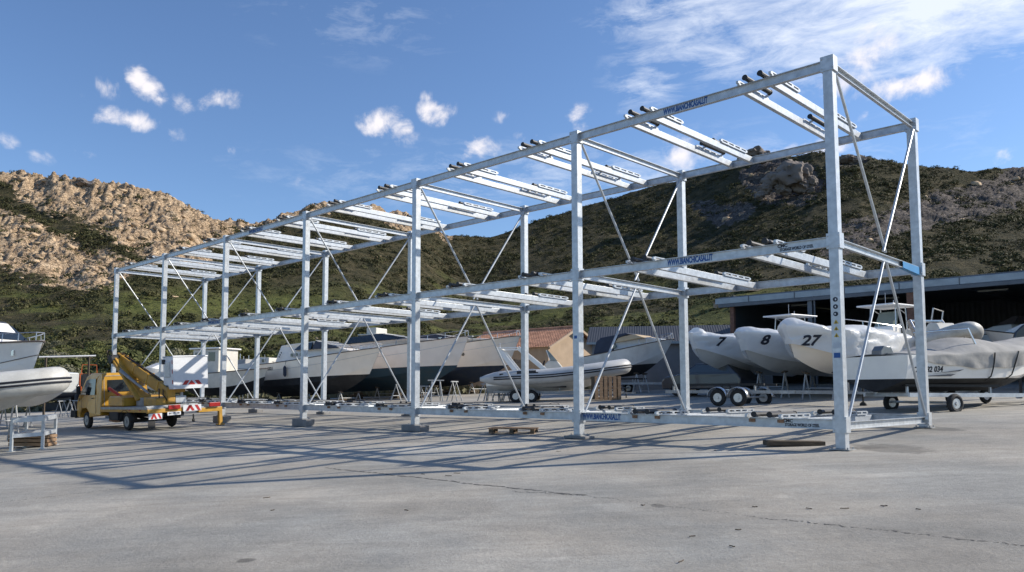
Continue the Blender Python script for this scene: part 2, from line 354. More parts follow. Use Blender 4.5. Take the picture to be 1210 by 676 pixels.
    Lk.new(mb.outputs[0], ma.inputs[1]); mc = N.new('ShaderNodeMapRange'); Lk.new(ma.outputs[0], mc.inputs[0]); mc.inputs[1].default_value = .42; mc.inputs[2].default_value = .58
    base = mix(mc.outputs[0], mix(sep.outputs[2], veg, mead), rock); Lk.new(base, b.inputs['Base Color'])
    bp = N.new('ShaderNodeBump'); bp.inputs['Strength'].default_value = .9; bp.inputs['Distance'].default_value = 1.2; hm = N.new('ShaderNodeMath'); hm.operation = 'MULTIPLY_ADD'; Lk.new(crk.outputs[0], hm.inputs[0]); hm.inputs[1].default_value = .35; Lk.new(noise(.55, 10, .65), hm.inputs[2]); Lk.new(hm.outputs[0], bp.inputs['Height']); Lk.new(bp.outputs[0], b.inputs['Normal'])
    return m
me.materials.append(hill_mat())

# yard of concrete + surrounding flat land as one sheet
def sheet(name, x0, x1, y0, y1, nx, ny_, dz, m):
    xs = np.linspace(x0, x1, nx); yy = np.linspace(y0, y1, ny_); b = MB(); b.grid([[(x, y, gz(x, y)+dz) for x in xs] for y in yy]); return b.build(name, m)
def yard_mat():
    m = bpy.data.materials.new('yard_concrete'); m.use_nodes = True; nt = m.node_tree; N = nt.nodes; Lk = nt.links; b = N['Principled BSDF']
    b.inputs['Roughness'].default_value = .82; b.inputs['Specular IOR Level'].default_value = .35
    tc = N.new('ShaderNodeTexCoord')
    def noise(sc, det=8, r=.6, dist=0., st=None):
        n = N.new('ShaderNodeTexNoise'); n.inputs['Scale'].default_value = sc; n.inputs['Detail'].default_value = det; n.inputs['Roughness'].default_value = r; n.inputs['Distortion'].default_value = dist
        if st:
            mp = N.new('ShaderNodeMapping'); mp.inputs['Scale'].default_value = st; mp.inputs['Rotation'].default_value = (0, 0, .82); Lk.new(tc.outputs['Object'], mp.inputs[0]); Lk.new(mp.outputs[0], n.inputs[0])
        else: Lk.new(tc.outputs['Object'], n.inputs[0])
        return n.outputs[0]
    def rng_(src, a, c, d, e):
        r = N.new('ShaderNodeMapRange'); Lk.new(src, r.inputs[0]); r.inputs[1].default_value = a; r.inputs[2].default_value = c; r.inputs[3].default_value = d; r.inputs[4].default_value = e; return r.outputs[0]
    def mul(a, c):
        x = N.new('ShaderNodeMath'); x.operation = 'MULTIPLY'; Lk.new(a, x.inputs[0]); Lk.new(c, x.inputs[1]); return x.outputs[0]
    v = mul(rng_(noise(.22, 6, .6), .32, .68, .76, 1.2), rng_(noise(1.1, 10, .7, .6), .3, .7, .88, 1.12))
    v = mul(v, rng_(noise(.5, 8, .65, 1.2, (1, 4.5, 1)), .35, .65, .90, 1.10))
    v = mul(v, rng_(noise(38, 4, .8), .25, .75, .78, 1.2)); v = mul(v, rng_(noise(14, 8, .85), .3, .7, .86, 1.12)); v = mul(v, rng_(noise(.12, 5, .6, .8), .4, .6, .90, 1.06))
    v = mul(v, rng_(noise(3.1, 10, .8, .3), .62, .72, 1., .74)); v = mul(v, rng_(noise(7.5, 8, .75, .8), .64, .74, 1., .66)); v = mul(v, rng_(noise(.8, 10, .75, 1.5), .56, .74, 1., 1.22))
    stains_and_patches = [(gr(1055, 530), .55, .28, .62), (gr(290, 663), .09, .035, .5), (gr(1110, 507), .35, .2, .6), (gr(985, 531), .9, .10, .7), (gr(520, 600), .8, .3, .88), (gr(1070, 650), 1., .3, .9), (gr(778, 598), .09, .05, .62)]  # small stains, plus darker patches and a long streak by the near post
    for p, rx, ry, k in stains_and_patches:
        mp = N.new('ShaderNodeMapping'); mp.vector_type = 'POINT'; Lk.new(tc.outputs['Object'], mp.inputs[0])
        mp.inputs['Location'].default_value = (-p.x/rx, -p.y/(ry*3), 0); mp.inputs['Scale'].default_value = (1/rx, 1/(ry*3), 0)
        ln = N.new('ShaderNodeVectorMath'); ln.operation = 'LENGTH'; Lk.new(mp.outputs[0], ln.inputs[0])
        ad = N.new('ShaderNodeMath'); ad.operation = 'ADD'; Lk.new(ln.outputs['Value'], ad.inputs[0]); Lk.new(rng_(noise(4., 6, .7), .3, .7, -.35, .35), ad.inputs[1])
        v = mul(v, rng_(ad.outputs[0], .75, 1.1, k, 1.))
    for p, rx, ry, k in [(gr(560, 528), 2.2, .7, 1.25), (gr(730, 600), .25, .12, 1.2), (gr(925, 587), .12, .05, 1.3), (gr(860, 537), 1.2, .3, 1.2), (gr(1090, 495), .6, .1, 1.25), (gr(1065, 561), .5, .08, 1.2)]:
        mp = N.new('ShaderNodeMapping'); Lk.new(tc.outputs['Object'], mp.inputs[0])
        mp.inputs['Location'].default_value = (-p.x/rx, -p.y/(ry*3), 0); mp.inputs['Scale'].default_value = (1/rx, 1/(ry*3), 0)
        ln = N.new('ShaderNodeVectorMath'); ln.operation = 'LENGTH'; Lk.new(mp.outputs[0], ln.inputs[0])
        ad = N.new('ShaderNodeMath'); ad.operation = 'ADD'; Lk.new(ln.outputs['Value'], ad.inputs[0]); Lk.new(rng_(noise(3., 6, .7), .3, .7, -.4, .4), ad.inputs[1])
        v = mul(v, rng_(ad.outputs[0], .5, 1.1, k, 1.))
    tint = N.new('ShaderNodeValToRGB'); Lk.new(noise(.35, 6, .6), tint.inputs[0]); e = tint.color_ramp.elements
    e[0].position = .38; e[0].color = (.305, .295, .265, 1); e[1].position = .62; e[1].color = (.385, .35, .295, 1)
    mx = N.new('ShaderNodeMix'); mx.data_type = 'RGBA'; mx.blend_type = 'MULTIPLY'; mx.inputs[0].default_value = 1
    Lk.new(tint.outputs[0], mx.inputs[6]); Lk.new(v, mx.inputs[7]); Lk.new(mx.outputs[2], b.inputs['Base Color'])
    ad = N.new('ShaderNodeMath'); ad.operation = 'ADD'; Lk.new(noise(2.2, 10, .75, .4), ad.inputs[0]); Lk.new(mul(noise(30, 5, .7), rng_(noise(1, 2), 0, 1, .3, .5)), ad.inputs[1])
    bp = N.new('ShaderNodeBump'); bp.inputs['Strength'].default_value = .55; bp.inputs['Distance'].default_value = .035; Lk.new(ad.outputs[0], bp.inputs['Height']); Lk.new(bp.outputs[0], b.inputs['Normal'])
    return m
soil = mat('dry_soil', (.16, .14, .10), .95, 0, .3, .4, .6, 3, dirt=(.07, .085, .03), dscale=.5, damt=.8)
b = MB(); b.grid([[(x, y, G0+GX*max(-60, min(60, x))+GY*y-.03) for x in np.linspace(-140, 140, 57)] for y in np.linspace(-60, 59, 30)])
tag(b.build('ground', soil), kind='structure')
yp = [(-60, -25), (45, -25), (45, 45), (22, 52), (8, 50), (-10, 56.5), (-18, 57.5), (-30, 52), (-60, 40)]
b = MB()
# the concrete slab, a triangulated sheet
import mathutils
tri = mathutils.geometry.tessellate_polygon([[Vector((x, y, 0)) for x, y in yp]])
b.add([(x, y, gz(x, y)+.004) for x, y in yp], tri); tag(b.build('yard', yard_mat()), kind='structure')
# construction joint, cracks and a dark line at left: thin jagged strips
def crack(pa, pb, w, seed, name='crack', gap=.0):
    rs = random.Random(seed); n = 140; A = Vector(pa); B = Vector(pb); d = (B-A); d.z = 0; p = Vector((-d.y, d.x, 0)).normalized(); b = MB(); prev = None
    off = 0
    for i in range(n+1):
        off = off*.85+rs.uniform(-.02, .02); c = A+(B-A)*(i/n)+p*off; ww = w*rs.uniform(.25, 1.3)
        q = [(c+p*ww), (c-p*ww)]; q = [(v.x, v.y, gz(v.x, v.y)+.008) for v in q]
        if prev and rs.random() > gap: b.add(prev+q, [(0, 1, 3, 2)])
        prev = q
    o = b.build(name, crackm); tag(o, kind='structure')
crackm = mat('crack_dark', (.09, .085, .08), .95, 0, .3, 8)  # dark colour of the joint and crack strips
crack(gr(385, 553), gr(690, 586), .022, 1, gap=.15); crack(gr(690, 586), gr(905, 613), .008, 2, gap=.45); crack(gr(905, 613), gr(1300, 655), .011, 3, gap=.3)
crack(gr(0, 594), gr(150, 577), .012, 4, gap=.5); crack(gr(605, 581), gr(690, 586), .014, 5, gap=.2)  # broken thin dark line at left, then a branch of the joint
# litter: small twigs and scraps
b = MB()
for px, py in [(892, 600), (955, 602), (998, 602), (1045, 599), (1085, 603), (872, 627), (818, 635), (805, 665), (760, 598), (480, 604), (322, 604), (315, 589), (660, 534), (845, 533), (865, 647), (540, 560), (530, 563), (500, 561)]:
    p = gr(px, py); a = random.uniform(-1.3, 1.3); l = random.uniform(.02, .06)
    pts = [(p.x+math.cos(a)*s*l, p.y+math.sin(a)*s*l+random.uniform(-.02, .02), p.z+.014) for s in (-1, -.3, .4, 1)]
    b.tube(pts, .005, 5)
tag(b.build('litter', wood_d), 'dark twigs and scraps lying loose on the bare foreground concrete', 'litter', kind='stuff')

# ------------------------------------------------------------------ the boat rack
a_ = .8206; BL, RW = 8.4357*S, 7.0143*S
ox, oy = 10.5212*S, 20.4496*S
U = Vector((-math.cos(a_), math.sin(a_), 0)); V = Vector((math.sin(a_), math.cos(a_), 0)); ZU = Vector((0, 0, 1))
O = Vector((ox, oy, 0))
ZT, ZM, ZB = 10.5737*S-.09, 5.7435*S-.09, .9002*S-.09
def P(t, w, z): return O+U*(t*BL)+V*(w)+ZU*z
rack = thing('boat_rack', 'long two storey galvanised steel boat rack standing empty across the yard', 'boat rack', (ox, oy, gz(ox, oy)))
inv = Matrix.Translation(-Vector((ox, oy, gz(ox, oy))))
def rb(b, name, m, parent=None, bevel=0):
    o = b.build(name, m, parent or rack, bevel)
    if (parent or rack) is rack: o.data.transform(inv)
    else: o.data.transform(inv)
    return o
BH = {(0, 0): 0, (1, 0): .06, (2, 0): .17, (3, 0): .24, (4, 0): .26, (5, 0): .28, (6, 0): .30, (0, 1): 0, (1, 1): 0, (2, 1): .02, (3, 1): .06, (4, 1): .09, (5, 1): .16, (6, 1): .2}
PW = .19
for w in (0, 1):
    for t in range(7):
        p = P(t, w*RW, 0); g = gz(p.x, p.y)+BH[(t, w)]+.008
        b = MB(); top = ZT+.13
        # column: H-section closed with plates, base plate and end plate
        b.bar((p.x, p.y, g+.02), (p.x, p.y, top), .17, PW, up=V)
        o = rb(b, 'post', galv, bevel=.008)
        q = MB(); q.box((p.x, p.y, g+.008), (.34, .34, .016), Matrix.Rotation(-a_, 3, 'Z'))
        for i in (-1, 1):
            for j in (-1, 1):
                c = p+U*i*.13+V*j*.13; q.cyl((c.x, c.y, g+.016), (c.x, c.y, g+.05), .012, 6)
        rb(q, 'base_plate', galv_old, o)
        for z in (ZT, ZM, ZB):   # bolted connection plates
            q = MB(); s = -1 if w == 0 else 1
            c = P(t, w*RW+s*.005, z); q.bar(c-ZU*.14, c+ZU*.14, .23, .205, up=V)
            for i in (-1, 1):
                for j in (-1, 1):
                    e = P(t, w*RW, z)+U*i*.095+ZU*j*.09; q.cyl(e+V*(-.125), e+V*(.125), .014, 6)
            rb(q, 'clamp_plate', galv, o)
        if BH[(t, w)] > .03:
            h = BH[(t, w)]; L_ = .80 if h > .1 else .62
            q = MB(); q.box((0, 0, 0), (L_, .36, h)); ob = q.build('support_block', conc_b, None, .012)
            ob.location = (p.x, p.y, gz(p.x, p.y)+.004+h/2); ob.rotation_euler = (0, 0, -a_+random.uniform(-.05, .05))
            side = 'front' if w == 0 else 'rear'; nth = ['', 'second', 'third', 'fourth', 'fifth', 'sixth', 'seventh'][t]
            tag(ob, f'grey concrete block under the {nth} {side} post of the boat rack from the right', 'concrete block', 'concrete blocks under the rack posts')
bays = range(6)
for li, z in enumerate((ZT, ZM, ZB)):
    for w in (0, 1):
        for t in bays:
            b = MB(); A = P(t, w*RW, z)+U*.11; B = P(t+1, w*RW, z)-U*.11
            b.bar(A, B, .012, .16)                                   # web
            s = 1 if w == 0 else -1
            for dz in (-1, 1): b.bar(A+ZU*dz*.085, B+ZU*dz*.085, .10, .012)   # flanges
            for i in (0, 1):
                e = (A, B)[i]; b.bar(e-ZU*.085, e+ZU*.085, .09, .012, up=U)
            rb(b, 'long_beam', galv)
    for t in range(7):   # transverse channel between front and rear post
        b = MB(); A = P(t, .10, z-.02); B = P(t, RW-.10, z-.02)
        b.bar(A, B, .008, .13)
        for dz in (-1, 1): b.bar(A+ZU*dz*.065-U*.03, B+ZU*dz*.065-U*.03, .065, .01)
        rb(b, 'cross_channel', galv)
# diagonal rods: V above the middle level, inverted V below
for t in range(7):
    for (z1, z2) in ((ZT-.12, ZM+.10), (ZB+.05, ZM-.12)):
        for w in (0, 1):
            A = P(t, .12 if w == 0 else RW-.12, z1)-U*.06; B = P(t, RW/2+(.10 if z1 > z2 else -.06)*(-1 if w else 1), z2)-U*(.06+.02*w)
            b = MB(); b.tube([A, B], .028, 8); b.box(A, (.07, .07, .12)); rb(b, 'diagonal_brace', galv)
# bunk beams with rollers
half = .275
count = 0
stuffR, stuffB = MB(), MB()
def roller(b, c0, c1): b.cyl(c0, c1, .048, 10); b.cyl(c0-(c1-c0).normalized()*.02, c0, .058, 10); b.cyl(c1, c1+(c1-c0).normalized()*.02, .058, 10)
def bracket(b, t_, v0, v1, z, s):
    # slotted carrier plate standing on the bunk beam, made of two rails and four webs
    A = t_
    A = t_+U*s*.03
    for dz, hh in ((.022, .03), (.085, .02)):
        b.bar(A+V*v0+ZU*(z+dz)+U*s*.02, A+V*v1+ZU*(z+dz)+U*s*.02, .05, hh)
    n = 4
    for i in range(n+1):
        v = v0+(v1-v0)*i/n; b.bar(A+V*(v-.045)+ZU*(z+.055)+U*s*.02, A+V*(v+.045)+ZU*(z+.055)+U*s*.02, .05, .05)
    for i in (0.15, .85):
        v = v0+(v1-v0)*i; b.bar(A+V*v+ZU*(z-.0)+U*s*.02, A+V*v+ZU*(z+.075)-U*s*.14, .05, .02, up=V)
for li, z in enumerate((ZT, ZM, ZB)):
    for t in bays:
        for pc in (.235, .69):
            for s in (-1, 1):         # s=-1: right-hand beam of the pair, +1: left-hand beam
                c = O+U*((t+pc)*BL+s*half)
                zb = z-.01
                b = MB(); A = c+V*.06+ZU*zb; B = c+V*(RW-.06)+ZU*zb
                b.bar(A, B, .085, .15); 
                bb = rb(b, 'bunk_beam', galv, bevel=.006)
                if li == 2:
                    q = MB(); e = c+V*(-.02)+ZU*(z+.03); q.box(e, (.09, .09, .06)); rb(q, 'rubber_stop', rusty, bb)
                for (v0, v1) in ((-.14, 1.15), (3.0, 4.3)):
                    zt = zb+.075
                    rs = -s*.125
                    r0 = c+V*(v0-.05)+ZU*(zt+.085)+U*rs; r1 = c+V*(v1-.25)+ZU*(zt+.085)+U*rs
                    if t < 4:
                        q = MB(); roller(q, r0, r1); rb(q, 'roller', rubber, bb)
                        q = MB(); bracket(q, c, max(v0, -.12), v1, zt, s); rb(q, 'carrier', galv, bb)
                    else:
                        roller(stuffR, r0, r1); bracket(stuffB, c, max(v0, -.12), v1, zt, s)
tag(rb(stuffR, 'roller', rubber), kind='stuff'); tag(rb(stuffB, 'carrier', galv), kind='stuff')
# banners and stickers on the front beams and posts
def on_beam(txt, t, z, size, m, bold=True, dz=0, sx_=.5):
    c = P(t, -.0085, z+dz); M = frame(inv @ c, -U, ZU) @ Matrix.Diagonal((sx_, 1, 1, 1))
    return text_obj(txt, size, m, M, rack, 'beam_lettering', bold)
on_beam('WWW.BIANCHICASALI.IT', .505, ZT, .175, blue_txt); on_beam('WWW.BIANCHICASALI.IT', .50, ZM, .175, blue_txt); on_beam('WWW.BIANCHICASALI.IT', .89, ZB, .175, blue_txt)
on_beam('WWW.BIANCHICASALI.IT', 3.6, ZT, .175, blue_txt); on_beam('WWW.BIANCHICASALI.IT', 4.15, ZM, .175, blue_txt)
for z in (ZM, ZB):
    on_beam('CMC', .165, z, .085, dark_txt, dz=.038, sx_=1.); on_beam('STORAGE WORLD OF STEEL', .12, z, .078, dark_txt, dz=-.035, sx_=.62)
# safety pictograms on the corner post
pf = P(0, -PW/2-.002, 0)
def disc(z, r, m, n=20, name='safety_sign', tri=False):
    c = inv @ (pf+ZU*z); b = MB(); k = 3 if tri else n
    pts = [c-U*(math.sin(2*math.pi*i/k)*r)+ZU*(math.cos(2*math.pi*i/k)*r) for i in range(k)]
    vs = pts+[p-V*.003 for p in pts]; b.add(vs, [tuple(range(k)), tuple(range(k, 2*k))]+[(i, (i+1) % k, k+(i+1) % k, k+i) for i in range(k)])
    return b.build(name, m, rack)
zb0 = 2.75
for i in range(3):
    disc(zb0-i*.13, .042, dark_txt); 
    c = inv @ (pf-V*.005+ZU*(zb0-i*.13)); b = MB(); b.box(c+U*(.008*(i-1)), (.02, .004, .028), Matrix.Rotation(-a_, 3, 'Z')); b.build('sign_symbol', whitep, rack)
for i in range(3):
    disc(zb0-.41-i*.12, .048, yel_txt, tri=True)
    c = inv @ (pf-V*.005+ZU*(zb0-.415-i*.12)); b = MB(); b.box(c, (.014, .004, .04), Matrix.Rotation(-a_, 3, 'Z')); b.build('sign_symbol', dark_txt, rack)
b = MB(); b.box(inv @ (pf-V*.0015+ZU*(zb0-.82)), (.11, .003, .10), Matrix.Rotation(-a_, 3, 'Z')); b.build('sticker', mat('pale_sticker', (.42, .46, .5), .5), rack)
b = MB(); b.box(inv @ (pf-V*.0015+ZU*(zb0-1.0)), (.11, .003, .09), Matrix.Rotation(-a_, 3, 'Z')); b.build('sticker', blue_txt, rack)
c = inv @ (P(1, -PW/2-.003, 2.35)); b = MB(); b.box(c, (.08, .003, .07), Matrix.Rotation(-a_, 3, 'Z')); b.build('sticker', blue_txt, rack)
# blue film left on the end of the middle channel at the right rear corner
b = MB(); A = P(0, RW-1.25, ZM-.04)-U*.066; B = P(0, RW-.14, ZM-.04)-U*.066
b.bar(A, B, .006, .16); b.bar(A-ZU*.06+U*.03, B-ZU*.10+U*.03, .10, .006); rb(b, 'protective_film', plastic_b)

# pallet + timber in front of the rack
def pallet(name, label, loc, rz, rot=(0, 0), group=None):
    o = thing(name, label, 'pallet', loc, rz, group); o.rotation_euler = (rot[0], rot[1], rz)
    for i in range(5):
        b = MB(); b.box((0, -.36+i*.18, .125), (1.2, .10, .022)); b.build('deck_board', wood, o, .003)
    for x in (-.53, 0, .53):
        b = MB(); b.box((x, 0, .102), (.10, .8, .02)); b.box((x, 0, .011), (.10, .8, .022)); b.build('stringer', wood, o)
        for y in (-.35, 0, .35):
            b = MB(); b.box((x, y, .057), (.10, .10, .068)); b.build('block', wood_d, o)
    return o
p = gr(607, 512); pallet('wooden_pallet', 'low wooden pallet lying flat on the concrete in front of the rack', (p.x, p.y, p.z+.006), -.25)
p = gr(938, 527)
b = MB()
for i in range(2): b.box((0, -.075+i*.15, .05), (1.05, .14, .09))
o = b.build('timber_baulk', wood_d, None, .01); o.location = (p.x, p.y, p.z+.004); o.rotation_euler = (0, 0, -.12)
tag(o, 'dark wooden baulk lying on the ground left of the near rack post', 'timber')
p = gr(716, 473)
o = thing('pallet_crate', 'reddish slatted wooden crate standing on end below the bow of the white inflatable', 'crate', (p.x, p.y, gz(p.x, p.y)+.006), .2)
for i in range(6):
    b = MB(); b.box((-.55+i*.22, -.25, .55), (.16, .025, 1.08)); b.build('slat', wood, o)
for z in (.08, .55, 1.0):
    b = MB(); b.box((0, -.22, z), (1.26, .04, .10)); b.box((0, .25, z), (1.26, .04, .10)); b.build('rail', wood, o)
for x in (-.58, 0, .58):
    b = MB(); b.box((x, .02, .55), (.06, .42, 1.05)); b.build('side_board', wood_d, o)

# ------------------------------------------------------------------ boats
class Hull:
    def __init__(s, L, B, H, rise=.35, kf=.45, rake=.9, fine=2.1, stern=.92, chz=.34, wl=.5, flare=.16, mid=.42):
        s.L, s.B, s.H, s.rise, s.kf, s.rake, s.fine, s.stern, s.chz, s.wl, s.flare, s.mid = L, B, H, rise, kf, rake, fine, stern, chz, wl, flare, mid
    def hb(s, u):
        a = s.stern+(1-s.stern)*min(1, u/s.mid); 
        return s.B/2*a*(max(0., 1-(max(0, u-s.mid)/(1-s.mid))**s.fine))**.8+.015
    def zs(s, u): return s.H*(1+s.rise*u**2)
    def zk(s, u): return s.zs(u)*s.kf*max(0, (u-.6)/.4)**2
    def pt(s, u, t, off=0.):
        """t 0 keel .. chz chine .. 1 sheer ; y>0 side"""
        zk, zs, hb = s.zk(u), s.zs(u), s.hb(u); e = max(0, (u-.45)/.55); zc = zk+(zs-zk)*(s.chz+.12*e)
        hc = hb*(.90-.30*e*e)
        if t <= .35:
            k = t/.35; y = hc*k; z = zk+(zc-zk)*k**1.15
        else:
            k = (t-.35)/.65; z = zc+(zs-zc)*k; y = hc+(hb-hc)*(k**(1+e*1.2)) + .03*s.B*math.sin(k*math.pi)*(1-e)*.5
        x = s.L*u-s.rake*(1-(z/zs))*max(0, (u-.35)/.65)**1.5*1.0
        return Vector((x, y+off*(1 if y > .02 else 0), z))
    def mesh(s, parent, mats, name='hull', n=30, wlrow=4, deck=None, zw=None):
        if zw is not None: deck = mats[0]; tt = two_tone('painted_hull', mats[0], mats[1], zw); mats = [tt, tt]
        ts = [0, .12, .24, .35, .36, .46, .56, .67, .78, .89, 1.]
        b = MB(); rows = []
        for i in range(n+1):
            u = (i/n); u = 1-(1-u)**1.35; 
            h = [s.pt(u, t) for t in ts]; rows.append([Vector((p.x, -p.y, p.z)) for p in h[::-1]][:-1]+h)
        m = len(ts)-1; wi = wlrow
        mi = [0 if (j < m-wi or j >= m+wi) else 1 for j in range(2*m)]
        b.grid(rows, mi)
        st = rows[0]; b.add(st, [tuple(range(len(st)))], 0)
        hull = b.build(name, mats, parent, sharp=28)
        d = MB(); dr = []
        for i in range(n+1):
            u = 1-(1-i/n)**1.35; p = s.pt(u, 1.); dr.append([Vector((p.x, -p.y*.995, p.z-.012)), Vector((p.x, -p.y*.5, p.z+.03)), Vector((p.x, 0, p.z+.045)), Vector((p.x, p.y*.5, p.z+.03)), Vector((p.x, p.y*.995, p.z-.012))])
        d.grid(dr); d.build('deck', deck or mats[0], parent)
        return hull
    def rail(s, parent, m, r=.03, t=1., name='rub_rail', u0=0, dz=0, off=.01):
        pts = []
        for i in range(25): 
            u = u0+(1-u0)*(1-(1-i/24)**1.35); p = s.pt(u, t); pts.append((p.x, p.y+off, p.z+dz))
        pts2 = [(x, -y, z) for x, y, z in pts[::-1]]
        b = MB(); b.tube(pts+pts2, r, 6); b.build(name, m, parent)
def wf(w0, w1, z0, z1, nose=None):
    def f(x, z):
        k = max(0, min(1, (z-z0)/(z1-z0))); w = w0+(w1-w0)*k
        if nose: 
            q = max(0, (x-nose[0])/(nose[1]-nose[0])); w *= (1-nose[2]*min(1, q)**1.6)
        return w
    return f
def pulpit(parent, hull, u0, h=.45, m=None, r=.016):
    """bow rail with stanchions"""
    pts = []
    for i in range(9):
        u = u0+(.985-u0)*i/8; p = hull.pt(u, 1.); pts.append(Vector((p.x, p.y*.9, p.z+h)))
    full = pts+[Vector((p.x, -p.y, p.z)) for p in pts[::-1]]
    b = MB(); b.tube(full, r, 6)
    for i in (0, 2, 4, 6, 8):
        u = u0+(.985-u0)*i/8; p = hull.pt(u, 1.)
        for s in (-1, 1): b.tube([(p.x, s*p.y*.95, p.z), (p.x, s*p.y*.9, p.z+h)], r, 6)
    b.build('bow_rail', m or steel, parent)
def stand_legs(x, y, rz, hgt, name, label, wide=.9, group='props and stands under the boats', m=None):
    o = thing(name, label, 'boat stand', (x, y, gz(x, y)+.004), rz, group)
    m = m or galv_old
    for s in (-1, 1):
        b = MB(); b.tube([(-.25, s*wide/2, 0), (0, s*wide/2, hgt)], .03, 6); b.tube([(.25, s*wide/2, 0), (0, s*wide/2, hgt)], .03, 6); b.build('leg', m, o)
        b = MB(); b.box((0, s*wide/2, hgt+.03), (.26, .16, .05), Matrix.Rotation(s*.35, 3, 'X')); b.build('pad', wood_d, o)
    b = MB(); b.tube([(0, -wide/2, hgt*.45), (0, wide/2, hgt*.45)], .022, 6); b.build('tie_bar', m, o)
    return o
def place(name, label, cat, stern_px, bow_px, Ys, Yb, zlift, group=None):
    """boat frame from the plan positions of stern and bow: origin at keel under the transom"""
    a = at(stern_px, 440, Ys); b = at(bow_px, 440, Yb); d = b-a; L = math.hypot(d.x, d.y); rz = math.atan2(d.y, d.x)
    return thing(name, label, cat, (a.x, a.y, gz(a.x, a.y)+zlift), rz, group), L, rz, a
def outboard(parent, x, z, m=motor, s=1., tiltup=0.):
    e = bpy.data.objects.new('outboard_motor', None)
    b = MB(); prof = [(-.62, .05), (-.60, .45), (-.45, .62), (-.12, .60), (0, .35), (-.02, .02)]
    b.prism([(px*s, pz*s) for px, pz in prof], lambda a, c: .20*s); b.prism([(-.42*s, -.75*s), (-.40*s, .05*s), (-.12*s, .05*s), (-.18*s, -.75*s)], lambda a, c: .07*s)
    b.cyl((-.55*s, 0, -.72*s), (-.08*s, 0, -.72*s), .07*s, 10)
    o = b.build('outboard_motor', m, parent, .03*s); o.location = (x, 0, z); o.rotation_euler = (0, tiltup, 0); return o
def keel_blocks(boat_loc, rz, L, zl, label):
    pass

